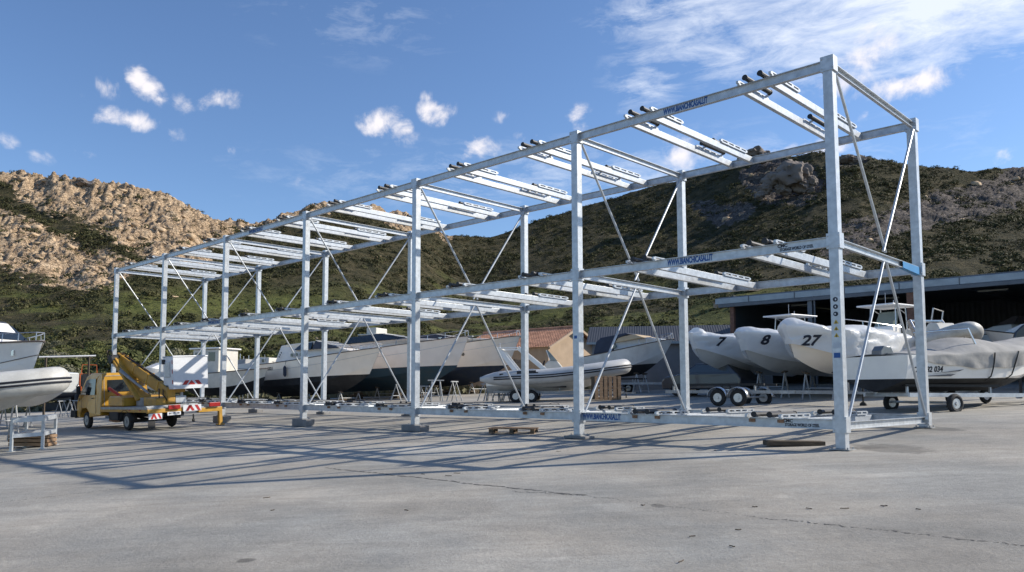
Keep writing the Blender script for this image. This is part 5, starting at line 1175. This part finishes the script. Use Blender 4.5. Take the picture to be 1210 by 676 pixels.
for x in range(0, 30, 5):
    b = MB(); b.bar((x+.02, .3, top-.12), (x+.02, Dh-.2, top+.3), .12, .22); b.build('rafter', hsteel, H_)
for k, x in enumerate((4.1, 13.5)):
    b = MB(); b.tube([(x+.25, -.02, top-.3), (x+.25, .02, top-.6), (x+.25, .05, hz(x, 0)+.1)], .045, 8); b.build('downpipe', hsteel, H_)
for k in range(12):
    x = 1+k*2.4; b = MB(); b.box((x, -.06, top-.16), (.04, .02, .32)); b.build('fascia_joint', hsteel, H_)
# grey shed with dark sheet roof
s0 = setup(700, 46.5); ze = at(697, 404, 46.3).z-s0.z; zr = at(712, 389, 49).z-s0.z
s_end = 10.0
SH = thing('grey_shed', 'low grey shed with dark corrugated roof between the tiled house and the hangar', 'shed', s0, math.atan2(-.25, .97))
W2 = 5.0
b = MB(); pr = [(0, -.8), (W2, -.8), (W2, ze), (W2/2, zr), (0, ze)]
vv = [(0, y, z) for y, z in pr]+[(s_end, y, z) for y, z in pr]; b.add(vv, [(0, 1, 2, 3, 4), (5, 9, 8, 7, 6), (0, 5, 6, 1), (1, 6, 7, 2), (0, 4, 9, 5)]); b.build('wall', plaster_g, SH)
b = MB()
for sgn in (0, 1):
    y0, y1 = (-.35, W2/2) if sgn == 0 else (W2+.35, W2/2)
    zz0 = ze-.1; b.add([(-.3, y0, zz0), (s_end+.3, y0, zz0), (s_end+.3, y1, zr+.05), (-.3, y1, zr+.05), (-.3, y0, zz0+.08), (s_end+.3, y0, zz0+.08), (s_end+.3, y1, zr+.13), (-.3, y1, zr+.13)], [(0, 1, 2, 3), (4, 7, 6, 5), (0, 4, 5, 1), (1, 5, 6, 2), (3, 2, 6, 7), (0, 3, 7, 4)])
b.build('roof', tile_d, SH)
b = MB(); b.box((s_end/2, -.38, ze-.10), (s_end+.6, .12, .14)); b.build('gutter', fascia_m, SH)
b = MB(); b.box((8.2, -.04, 1.1), (2.3, .06, 2.4)); b.build('roller_shutter', shutter_m, SH)
# tiled house
c0 = setup(648, 54); c0.z = .95
ez = at(648, 408.5, 54).z-c0.z; az = at(678, 388, 56).z-c0.z
HS = thing('tiled_house', 'small ochre house with a terracotta tile roof behind the boats', 'house', c0, math.atan2(-u2.y, -u2.x))
# local x: leftwards-back (-u2); local y: -v2 side => gable runs along -y (v2)
GW, HLn = 5.8, 8.5
b = MB(); pr = [(0, -.6), (-GW, -.6), (-GW, ez), (-GW/2, az), (0, ez)]
vv = [(0, y, z) for y, z in pr]+[(HLn, y, z) for y, z in pr]; b.add(vv, [(0, 1, 2, 3, 4), (5, 9, 8, 7, 6), (0, 5, 6, 1), (1, 6, 7, 2), (0, 4, 9, 5)]); b.build('wall', plaster, HS)
b = MB()
slope = (az-ez)/(GW/2)
def tiles(b, ya, yb, za, zb):
    # barrel tile roof plane between eave (ya,za) and ridge (yb,zb): corrugated with stepped courses
    n = int(HLn/.22)+4; rows = []; cs = 14
    for c in range(cs):
        for e in (0, 1):
            f = (c+e)/cs; lift = .035*(1-e)+.01
            rows.append([(-.45+(HLn+.9)*i/(n*2), ya+(yb-ya)*f, za+(zb-za)*f+.05+lift+(.045 if i % 2 else 0)) for i in range(n*2+1)])
    b.grid(rows)
tiles(b, .40, -GW/2, ez-.4*slope, az); tiles(b, -GW-.40, -GW/2, ez-.4*slope, az); b.tube([(-.45, -GW/2, az+.12), (HLn+.45, -GW/2, az+.12)], .09, 8); b.build('roof', tile_o, HS, smooth=False)
b = MB(); b.bar((-.44, .42, ez-.4*slope-.0), (-.44, -GW/2, az+.02), .10, .16); b.bar((-.44, -GW-.42, ez-.4*slope), (-.44, -GW/2, az+.02), .10, .16); b.build('barge_board', plaster, HS)
for (x, y, w, hh_, dz) in ((2.6, .02, .9, 1.0, 1.9), (-.02, -3.9, .9, .8, 1.9), (5.4, .02, .9, 1., 1.9)):
    b = MB(); 
    if y > 0: b.box((x, .0, dz), (w, .06, hh_))
    else: b.box((0, y, dz), (.06, w, hh_))
    q = b.build('window', glass, HS); b = MB()
    for s in (-1, 1):
        if y > 0: b.box((x+s*(w/2+.05), .02, dz), (.10, .08, hh_+.1))
        else: b.box((-.02, y+s*(w/2+.05), dz), (.08, .10, hh_+.1))
    b.build('frame', wood_d, q)
# small stone houses on the slope
def ruin(px, py, Y, w, hgt, label):
    q = at(px, py, Y); o = thing('stone_house', label, 'house', (q.x, q.y, zland(q.x, q.y)-.4), .2)
    b = MB(); pr = [(-w/2, 0), (w/2, 0), (w/2, hgt), (-w/2, hgt*.86)]
    b.add([(x, -1.8, z) for x, z in pr]+[(x, 1.8, z) for x, z in pr], [(0, 1, 2, 3), (7, 6, 5, 4), (0, 4, 5, 1), (1, 5, 6, 2), (2, 6, 7, 3), (3, 7, 4, 0)]); b.build('wall', stone, o)
    b = MB(); b.add([(-w/2-.2, -2, hgt*.87), (w/2+.2, -2, hgt+.03), (w/2+.2, 2, hgt+.06), (-w/2-.2, 2, hgt*.9), (-w/2-.2, -2, hgt*.87+.12), (w/2+.2, -2, hgt+.15), (w/2+.2, 2, hgt+.18), (-w/2-.2, 2, hgt*.9+.12)], [(0, 3, 2, 1), (4, 5, 6, 7), (0, 1, 5, 4), (1, 2, 6, 5), (2, 3, 7, 6), (3, 0, 4, 7)]); b.build('roof', tile_o, o)
    b = MB(); b.box((0, -1.82, hgt*.4), (.8, .06, 1.2)); b.build('door', dark, o)
def ground_depth(px, py, Y0=60, Y1=400):
    Y = Y0
    while Y < Y1:
        q = at(px, py, Y)
        if zland(q.x, q.y) >= q.z: return Y
        Y += 1.
    return Y1
ruin(889, 341, ground_depth(889, 344), 4.6, 2.5, 'small tan stone house high on the slope above the hangar roof')
ruin(853, 362, ground_depth(853, 364), 3.0, 2.0, 'small tan stone hut on the slope just left of the hangar roof')

# ------------------------------------------------------------------ vegetation
def leaf_mat(name, c0, c1, rnd=True):
    m = bpy.data.materials.new(name); m.use_nodes = True; nt = m.node_tree; N = nt.nodes; Lk = nt.links; b = N['Principled BSDF']
    b.inputs['Roughness'].default_value = .75; b.inputs['Specular IOR Level'].default_value = .2
    gi = N.new('ShaderNodeNewGeometry'); oi = N.new('ShaderNodeObjectInfo'); nz = N.new('ShaderNodeTexNoise'); nz.inputs['Scale'].default_value = .07 if not rnd else .6; nz.inputs['Detail'].default_value = 6
    Lk.new(gi.outputs['Position'], nz.inputs[0])
    ad = N.new('ShaderNodeMath'); ad.operation = 'ADD'; sc = N.new('ShaderNodeMath'); sc.operation = 'MULTIPLY_ADD'; Lk.new(gi.outputs['Random Per Island'], sc.inputs[0]); sc.inputs[1].default_value = .45; sc.inputs[2].default_value = -.22
    Lk.new(nz.outputs[0], ad.inputs[0]); Lk.new(sc.outputs[0], ad.inputs[1])
    a2 = N.new('ShaderNodeMath'); a2.operation = 'MULTIPLY_ADD'; Lk.new(oi.outputs['Random'], a2.inputs[0]); a2.inputs[1].default_value = .5 if rnd else 0; Lk.new(ad.outputs[0], a2.inputs[2])
    r = N.new('ShaderNodeMapRange'); Lk.new(a2.outputs[0], r.inputs[0]); r.inputs[1].default_value = .25; r.inputs[2].default_value = 1.15 if rnd else .85
    mx = N.new('ShaderNodeMix'); mx.data_type = 'RGBA'; Lk.new(r.outputs[0], mx.inputs[0]); mx.inputs[6].default_value = (*c0, 1); mx.inputs[7].default_value = (*c1, 1); Lk.new(mx.outputs[2], b.inputs['Base Color'])
    tr = N.new('ShaderNodeBsdfTranslucent'); Lk.new(mx.outputs[2], tr.inputs[0]); ms = N.new('ShaderNodeMixShader'); ms.inputs[0].default_value = .12
    Lk.new(b.outputs[0], ms.inputs[1]); Lk.new(tr.outputs[0], ms.inputs[2]); Lk.new(ms.outputs[0], N['Material Output'].inputs[0])
    return m
leafm = leaf_mat('maquis_leaves', (.026, .036, .010), (.165, .17, .060))
leafo = leaf_mat('olive_leaves', (.05, .055, .032), (.22, .21, .13))
scrub = leaf_mat('scrub_leaves', (.014, .019, .006), (.12, .112, .045), False)
def cards(cent, nrm, size, rg):
    """numpy quads: centres, normals, sizes"""
    n = len(cent); nrm = nrm/np.linalg.norm(nrm, axis=1, keepdims=True); r = rg.normal(size=(n, 3)); a = np.cross(nrm, r); a /= np.linalg.norm(a, axis=1, keepdims=True); b_ = np.cross(nrm, a)
    s = size[:, None]; q = np.stack([cent-a*s, cent+b_*s*.6, cent+a*s, cent-b_*s*.6], 1); return q.reshape(-1, 3)
def quads_obj(name, q, m, parent=None):
    me = bpy.data.meshes.new(name); n = len(q)//4; me.vertices.add(len(q)); me.vertices.foreach_set('co', q.astype(np.float32).ravel()); me.loops.add(n*4); me.loops.foreach_set('vertex_index', np.arange(n*4)); me.polygons.add(n); me.polygons.foreach_set('loop_start', np.arange(n)*4); me.update(calc_edges=True)
    me.materials.append(m); o = bpy.data.objects.new(name, me); C.objects.link(o); o.parent = parent; return o
def bush_cards(rg, n, lobes, flat, leaf):
    L_ = []; 
    for k in range(lobes):
        c = rg.normal(size=3)*np.array([.45, .45, .22]); c[2] = abs(c[2])+.2; r = rg.uniform(.22, .46); L_.append((c, r))
    cs = []; ns = []
    for c, r in L_:
        m = n//lobes; d = rg.normal(size=(m, 3)); d /= np.linalg.norm(d, axis=1, keepdims=True); d[:, 2] = np.abs(d[:, 2])*.9-.15
        rad = r*(rg.uniform(.55, 1.08, m)**.5)[:, None]; cs.append(c+d*rad); ns.append(d+rg.normal(size=(m, 3))*.4)
    c = np.concatenate(cs); nn = np.concatenate(ns); c[:, 2] = np.maximum(c[:, 2]*flat, .02)
    return cards(c, nn, rg.uniform(.5, 1.2, len(c))*leaf, rg)
bushes = []
for k in range(7):
    rg = np.random.default_rng(100+k); o = thing('bush', 'x', 'bush'); q = quads_obj('crown', bush_cards(rg, 2600, 9 if k < 5 else 6, .85, .042), leafm if k % 3 else leafo, o)
    b = MB()
    for j in range(5): a = j*1.25; b.tube([(0, 0, -.1), (math.cos(a)*.15, math.sin(a)*.15, .3), (math.cos(a)*.35, math.sin(a)*.35, .55)], [.03, .02, .008], 5)
    b.build('trunk', bark, o); bushes.append(o)
# individual bushes along the foot of the slope
spots = []; rr = random.Random(5); tries = 0
while len(spots) < 270 and tries < 14000:
    tries += 1; Y = 56+85*rr.random()**1.2; u = rr.uniform(-.66, .5); X = u*Y
    if Y < 60 and -20 < X < 26: continue
    if Y < 74 and 2 < X < 16: continue
    if Y < 66 and X > 14: continue
    r = rr.uniform(1.8, 4.6)*(1.0 if Y > 64 else .7)
    if any((X-x)**2+(Y-y)**2 < ((r+q)*.52)**2 for x, y, q in spots): continue
    spots.append((X, Y, r))
for (px, Y, r) in ((640, 68, 5.2), (615, 70, 4.6), (664, 69, 4.4), (590, 68, 3.6), (690, 67, 3.2), (755, 66, 4.2), (780, 65, 3.6), (728, 66, 3.4), (560, 68, 3.2), (520, 67, 3.0), (90, 68, 4.2), (125, 70, 4.4), (60, 67, 3.8), (165, 70, 3.6), (632, 66, 3.4), (600, 67, 3.0), (662, 64, 2.2), (760, 62, 2.2), (735, 63, 2.6), (780, 60, 1.8), (70, 60, 2.4), (105, 62, 2.8), (128, 60, 2.2), (40, 58, 2.2), (16, 57, 2.), (150, 64, 2.6)):
    q = at(px, 420, Y); spots.append((q.x, q.y, r))
KIND = ['dark green rounded maquis bush at the foot of the hill', 'grey green olive toned bush at the foot of the hill']
for i, (X, Y, r) in enumerate(spots):
    src = bushes[i % 7]; o = src if i < 7 else copy_tree(src)
    o.location = (X, Y, zland(X, Y)-.1); o.rotation_euler = (0, 0, rr.uniform(0, 6)); s = r*1.15; o.scale = (s*rr.uniform(.9, 1.3), s*rr.uniform(.9, 1.2), s*rr.uniform(.7, 1.05))
    tag(o, KIND[0] if (i % 7) % 3 else KIND[1], 'bush', 'bushes at the foot of the hill')
# scrub covering the hill (uncountable)
n = 46000; rg = np.random.default_rng(3)
uu_ = rg.uniform(-.75, .95, n); Yc = 62+np.sqrt(rg.random(n))*(ridgeY(uu_)-60); Xc = uu_*Yc
z, rock, pk_, mdw, ppx, ppy, f_ = terr(Xc, Yc)
dens = fbm(Xc/16, Yc/16, 4, 44); keep = (rg.random(n) > rock*.86) & (rg.random(n) > mdw*.85) & (dens+rg.normal(size=n)*.08 > np.where(ppx < 560, .40, .37)) & (f_ < 1.01)
Xc, Yc, zc, f2 = Xc[keep], Yc[keep], z[keep], f_[keep]; m_ = len(Xc)
big = rg.random(m_) < .16
vary = .75+.5*fbm(Xc/30, Yc/30, 3, 9)
def clumps(sel, lo, hi, K_, cs):
    m_ = int(sel.sum()); rad = rg.uniform(lo, hi, m_)*vary[sel]
    d = rg.normal(size=(m_, K_, 3)); d /= np.linalg.norm(d, axis=2, keepdims=True); d[..., 2] = np.abs(d[..., 2])
    lob = 1+.35*np.sin(d[..., 0:1]*5+rad[:, None, None]*9)*np.cos(d[..., 1:2]*6)
    cc = np.stack([Xc[sel], Yc[sel], zc[sel]-.1], 1)[:, None, :]+d*rad[:, None, None]*np.array([1.15, 1.15, .75])*rg.uniform(.7, 1.05, (m_, K_, 1))*lob
    return cards(cc.reshape(-1, 3), (d+rg.normal(size=d.shape)*.35).reshape(-1, 3), np.repeat(rad, K_)*cs, rg)
near_ = Yc < 150
q = np.concatenate([clumps(big & near_, .9, 2.2, 130, .13), clumps(big & ~near_, 1., 2.2, 52, .22), clumps(~big & near_, .35, .95, 34, .22), clumps(~big & ~near_, .35, .95, 15, .36)])
so = quads_obj('scrub', q, scrub); tag(so, 'dark low maquis scrub dotting the whole hillside', 'scrub', kind='stuff')
print('scrub clumps', m_)
# boulders
def boulder_mesh(name, seed, sub=4, rough=.35):
    import bmesh
    bm = bmesh.new(); bmesh.ops.create_icosphere(bm, subdivisions=sub, radius=1)
    for v in bm.verts:
        p = v.co.copy(); s = mnoise.fractal(p*1.3+Vector((seed, 0, 0)), 1., 2., 5)*rough; c = -abs(mnoise.noise(p*2.2+Vector((0, seed, 0))))*.35; v.co = p*(1+s+c)
    me = bpy.data.meshes.new(name); bm.to_mesh(me); bm.free(); me.polygons.foreach_set('use_smooth', [True]*len(me.polygons)); me.set_sharp_from_angle(angle=R(50)); return me
gran = mat('granite', (.21, .175, .15), .95, 0, .4, .5, 1., .7, dirt=(.10, .09, .075), dscale=.25, damt=.8)
def outcrop(px, py, w, h_, label, lumps, name='rock_outcrop', sink=.35):
    Y = ground_depth(px, py+h_*.6); q = at(px, py, Y); sc = Y/F_; o = thing(name, label, 'rocks', (q.x, q.y, zland(q.x, q.y)))
    for k, (dx, dy, sw, sh) in enumerate(lumps):
        me = boulder_mesh('boulder', px+k*3.7); me.materials.append(gran); c = bpy.data.objects.new('boulder', me); C.objects.link(c); c.parent = o
        X = dx*sc; c.location = (X, (k % 3)*1.5, 0); zl = at(px, py+dy, Y).z-o.location.z; c.location.z = zl; c.scale = (sw*sc, sw*sc*.9, sh*sc); c.rotation_euler = (rr.uniform(-.2, .2), rr.uniform(-.25, .25), rr.uniform(0, 6))
outcrop(930, 207, 70, 50, 'big rounded granite outcrop near the top of the right hill', [(3, 0, 19, 17), (18, -4, 13, 14), (-13, 4, 13, 11), (16, 13, 12, 9), (-4, 15, 11, 8), (-24, 15, 9, 7), (28, 8, 9, 9), (4, -9, 12, 9), (-30, 22, 7, 5), (26, 18, 6, 5)])
outcrop(893, 182, 40, 14, 'flat topped granite knob on the skyline left of the big outcrop', [(0, 1, 15, 8), (10, 3, 12, 7), (-10, 4, 11, 7)])
outcrop(1000, 186, 40, 14, 'low granite knob on the skyline right of the big outcrop', [(0, 2, 10, 5), (14, 5, 12, 6), (-10, 4, 8, 5)])
outcrop(98, 216, 20, 8, 'small granite knob on the skyline of the left rocky ridge', [(0, 0, 9, 5), (8, 2, 8, 5)])
# loose boulders over the rocky ridge (stuff)
V_, Fq = [], []
def crag_mesh(seed):
    import bmesh
    rs = random.Random(seed); bm = bmesh.new(); bmesh.ops.create_cube(bm, size=1.7)
    for k in range(9):
        n_ = Vector((rs.gauss(0, 1), rs.gauss(0, 1), rs.gauss(0, 1))).normalized()
        g_ = bmesh.ops.bisect_plane(bm, geom=bm.verts[:]+bm.edges[:]+bm.faces[:], plane_co=n_*rs.uniform(.5, .8), plane_no=n_, clear_outer=True)
        ed = [e for e in g_['geom_cut'] if isinstance(e, bmesh.types.BMEdge)]
        if ed: bmesh.ops.contextual_create(bm, geom=ed)
    bmesh.ops.triangulate(bm, faces=bm.faces); me = bpy.data.meshes.new('crag'); bm.to_mesh(me); bm.free(); return me
base = [crag_mesh(60+k) if k % 2 else boulder_mesh('loose', 50+k, 2, .4) for k in range(8)]
bas_np = [(np.array([v.co[:] for v in me_.vertices]), np.array([p.vertices[:] for p in me_.polygons])) for me_ in base]
n = 5200; uu_ = rg.uniform(-.72, .95, n); Yc = 80+rg.random(n)**.7*(ridgeY(uu_)-75); Xc = uu_*Yc; z, rock, pk_, mdw, ppx, ppy, f_ = terr(Xc, Yc)
keep = (rg.random(n) < np.where(ppx < 600, rock*.8+.012, rock*.22+.006)) & (f_ < 1.0); Xc, Yc, zc, pr_k, rkk = Xc[keep], Yc[keep], z[keep], ppx[keep], rock[keep]
vo = 0
for i in range(len(Xc)):
    v, f = bas_np[i % 8]; s = (.4+1.7*rg.random()**3) if rkk[i] > .3 else rg.uniform(.3, .9); a = rg.normal()*.5+.6; c, e = math.cos(a), math.sin(a)
    tl = rg.normal()*.15+.25; w = v*np.array([s*rg.uniform(1., 1.9), s, s*rg.uniform(.4, .9)]); w = np.stack([w[:, 0]*math.cos(tl)+w[:, 2]*math.sin(tl), w[:, 1], -w[:, 0]*math.sin(tl)+w[:, 2]*math.cos(tl)], 1); w = np.stack([w[:, 0]*c-w[:, 1]*e, w[:, 0]*e+w[:, 1]*c, w[:, 2]], 1)+np.array([Xc[i], Yc[i], zc[i]-s*.25]); V_.append(w); Fq.append(f+vo); vo += len(v)
V_ = np.concatenate(V_); Fq = np.concatenate(Fq)
me = bpy.data.meshes.new('boulders'); me.vertices.add(len(V_)); me.vertices.foreach_set('co', V_.astype(np.float32).ravel()); me.loops.add(len(Fq)*3); me.loops.foreach_set('vertex_index', Fq.ravel()); me.polygons.add(len(Fq)); me.polygons.foreach_set('loop_start', np.arange(len(Fq))*3); me.update(calc_edges=True)
me.materials.append(mat('ridge_granite', (.52, .38, .24), .95, 0, .3, .12, .8, 1.2, dirt=(.24, .17, .12), dscale=.3, damt=.7)); o = bpy.data.objects.new('boulders', me); C.objects.link(o); tag(o, 'tan granite boulders strewn over the left ridge', 'boulders', kind='stuff')
print('boulders', len(Xc))
for me_ in base: bpy.data.meshes.remove(me_)
# weeds/grass along the back edge of the yard
n = 9000; Xg = rg.uniform(-42, 30, n); Yg = 52+rg.random(n)*9+np.abs(Xg)*.0; ye = np.interp(Xg, [-60, -30, -18, -10, 8, 22, 45], [40, 52, 57.5, 56.5, 50, 52, 45]); ok = Yg > ye+.2; Xg, Yg = Xg[ok], Yg[ok]
hg = rg.uniform(.1, .4, len(Xg)); c = np.stack([Xg, Yg, G0+GX*Xg+GY*Yg+hg*.5], 1); nn = rg.normal(size=(len(Xg), 3)); nn[:, 2] *= .2
tag(quads_obj('grass', cards(c, nn, hg, rg), leafo), 'rough grass and weeds along the back edge of the yard', 'grass', kind='stuff')

# ------------------------------------------------------------------ light, sky, camera
sun_dir = Vector((.8407, .0708, .5369)).normalized()
sl = bpy.data.lights.new('sun', 'SUN'); sl.energy = 4.1; sl.angle = R(.55); sl.color = (1., .93, .82)
so = bpy.data.objects.new('sun', sl); C.objects.link(so); so.rotation_euler = sun_dir.to_track_quat('Z', 'Y').to_euler()
w = bpy.data.worlds.new('World'); scene.world = w; w.use_nodes = True; nt = w.node_tree; N = nt.nodes; Lk = nt.links; bg = N['Background']; bg.inputs[1].default_value = .095
sky = N.new('ShaderNodeTexSky'); sky.sky_type = 'NISHITA'; sky.sun_disc = False; sky.sun_elevation = math.asin(sun_dir.z); sky.sun_rotation = math.atan2(sun_dir.x, sun_dir.y); sky.altitude = 50; sky.air_density = 1.; sky.dust_density = .3; sky.ozone_density = 2.5
tc = N.new('ShaderNodeTexCoord')
def mth(op, a, b_=None, c=None):
    x = N.new('ShaderNodeMath'); x.operation = op
    for i, v in enumerate((a, b_, c)):
        if v is None: continue
        if isinstance(v, (int, float)): x.inputs[i].default_value = v
        else: Lk.new(v, x.inputs[i])
    return x.outputs[0]
CL = [(163, 90, 13, 17, .95), (176, 104, 14, 12, .8), (190, 118, 10, 8, .5), (150, 142, 34, 11, .85), (265, 122, 30, 14, .75), (215, 122, 14, 10, .35), (450, 143, 25, 18, 1.), (470, 152, 16, 12, .8), (516, 128, 20, 17, 1.), (508, 115, 12, 9, .7), (562, 176, 26, 14, .95), (680, 140, 22, 14, .75), (634, 160, 22, 10, .55), (205, 158, 14, 9, .4), (130, 104, 16, 10, .35), (596, 136, 14, 8, .45), (800, 185, 36, 18, .9), (905, 165, 12, 12, .55), (852, 158, 12, 7, .5), (1020, 62, 42, 20, .9), (1065, 102, 60, 14, .95), (958, 50, 12, 9, .8), (1022, 137, 10, 9, .5), (1000, 100, 44, 16, .8), (100, 180, 12, 7, .3), (355, 218, 12, 8, .35), (930, 180, 50, 10, .8), (1190, 186, 10, 10, .4), (50, 187, 14, 7, .3), (100, 115, 10, 8, .3), (270, 178, 12, 7, .25), (5, 168, 12, 9, .35), (480, 165, 20, 8, .35)]
nzv = N.new('ShaderNodeTexNoise'); nzv.inputs['Scale'].default_value = 19; nzv.inputs['Detail'].default_value = 12; nzv.inputs['Roughness'].default_value = .60; nzv.inputs['Distortion'].default_value = .35; Lk.new(tc.outputs['Generated'], nzv.inputs[0])
tot = None
for px, py, rx, ry, k in CL:
    d = ray(px, py).normalized(); sb = N.new('ShaderNodeVectorMath'); sb.operation = 'SUBTRACT'; Lk.new(tc.outputs['Generated'], sb.inputs[0]); sb.inputs[1].default_value = d
    ml = N.new('ShaderNodeVectorMath'); ml.operation = 'MULTIPLY'; Lk.new(sb.outputs[0], ml.inputs[0]); fx = F_/(rx*1.25); fy = F_/(ry*1.3); ml.inputs[1].default_value = (fx, fx*.6, fy)
    ln = N.new('ShaderNodeVectorMath'); ln.operation = 'LENGTH'; Lk.new(ml.outputs[0], ln.inputs[0])
    v = mth('MULTIPLY', mth('MAXIMUM', mth('SUBTRACT', 1., ln.outputs['Value']), 0.), k*1.25)
    tot = v if tot is None else mth('MAXIMUM', tot, v)
dens = mth('ADD', tot, mth('MULTIPLY', mth('SUBTRACT', nzv.outputs[0], .5), 4.2))
mr = N.new('ShaderNodeMapRange'); mr.interpolation_type = 'SMOOTHSTEP'; Lk.new(dens, mr.inputs[0]); mr.inputs[1].default_value = .18; mr.inputs[2].default_value = 1.25
gate = mth('MINIMUM', mth('MULTIPLY', tot, 5.), 1.); cum = mth('MULTIPLY', mr.outputs[0], gate)
# high thin cloud, upper right, streaky
mp = N.new('ShaderNodeMapping'); mp.inputs['Scale'].default_value = (9, 9, 30); mp.inputs['Rotation'].default_value = (0, .15, 0); Lk.new(tc.outputs['Generated'], mp.inputs[0])
n2 = N.new('ShaderNodeTexNoise'); n2.inputs['Scale'].default_value = 1.6; n2.inputs['Detail'].default_value = 12; n2.inputs['Roughness'].default_value = .68; n2.inputs['Distortion'].default_value = .4; Lk.new(mp.outputs[0], n2.inputs[0])
def region(px, py, rx, ry):
    d = ray(px, py).normalized(); sb = N.new('ShaderNodeVectorMath'); sb.operation = 'SUBTRACT'; Lk.new(tc.outputs['Generated'], sb.inputs[0]); sb.inputs[1].default_value = d
    ml = N.new('ShaderNodeVectorMath'); ml.operation = 'MULTIPLY'; Lk.new(sb.outputs[0], ml.inputs[0]); ml.inputs[1].default_value = (F_/rx, F_/rx*.6, F_/ry)
    ln = N.new('ShaderNodeVectorMath'); ln.operation = 'LENGTH'; Lk.new(ml.outputs[0], ln.inputs[0]); return mth('MAXIMUM', mth('SUBTRACT', 1., ln.outputs['Value']), 0.)
rg1 = mth('MAXIMUM', region(1130, -12, 300, 82), mth('MULTIPLY', region(930, -5, 220, 50), .7))
rg1 = mth('MAXIMUM', rg1, mth('MULTIPLY', region(430, 20, 160, 60), .16)); rg1 = mth('MAXIMUM', rg1, mth('MULTIPLY', region(765, 90, 60, 70), .35)); rg1 = mth('MAXIMUM', rg1, mth('MULTIPLY', region(700, 210, 500, 60), .28))
ci = N.new('ShaderNodeMapRange'); Lk.new(mth('ADD', mth('MULTIPLY', rg1, 1.5), mth('MULTIPLY', mth('SUBTRACT', n2.outputs[0], .5), 2.8)), ci.inputs[0]); ci.inputs[1].default_value = .15; ci.inputs[2].default_value = 1.35
cir = mth('MULTIPLY', mth('MULTIPLY', ci.outputs[0], mth('MINIMUM', mth('MULTIPLY', rg1, 4.), 1.)), .8)
tint = N.new('ShaderNodeMix'); tint.data_type = 'RGBA'; tint.blend_type = 'MULTIPLY'; tint.inputs[0].default_value = 1; tint.inputs[7].default_value = (.90, 1.02, 1.20, 1); Lk.new(sky.outputs[0], tint.inputs[6])
m1 = N.new('ShaderNodeMix'); m1.data_type = 'RGBA'; Lk.new(cir, m1.inputs[0]); Lk.new(tint.outputs[2], m1.inputs[6]); m1.inputs[7].default_value = (7.8, 8.2, 9.0, 1)
m2 = N.new('ShaderNodeMix'); m2.data_type = 'RGBA'; Lk.new(mth('MULTIPLY', cum, .92), m2.inputs[0]); Lk.new(m1.outputs[2], m2.inputs[6]); m2.inputs[7].default_value = (8.3, 7.9, 8.0, 1)
Lk.new(m2.outputs[2], bg.inputs[0])

cam = bpy.data.cameras.new('camera'); co = bpy.data.objects.new('camera', cam); C.objects.link(co); scene.camera = co
cam.sensor_width = 36; cam.lens = F_/1210*36; cam.shift_x = (605-CX)/1210; cam.shift_y = (CY-338)/1210; cam.clip_end = 3000; cam.clip_start = .1
cr, sr, cp, sp_ = math.cos(RO_), math.sin(RO_), math.cos(PI_), math.sin(PI_)
Rv = Vector((cr, sr*sp_, -sr*cp)); Uv = Vector((sr, -cr*sp_, cr*cp)); Fv = Vector((0, cp, sp_))
Mx = Matrix.Identity(4)
for j in range(3): Mx[j][0] = Rv[j]; Mx[j][1] = Uv[j]; Mx[j][2] = -Fv[j]
Mx[2][3] = EYE; co.matrix_world = Mx
scene.view_settings.view_transform = 'Standard'; scene.view_settings.look = 'None'; scene.view_settings.exposure = .48; scene.view_settings.gamma = 1; scene.view_settings.use_curve_mapping = False
scene.render.resolution_x = 1024; scene.render.resolution_y = 572
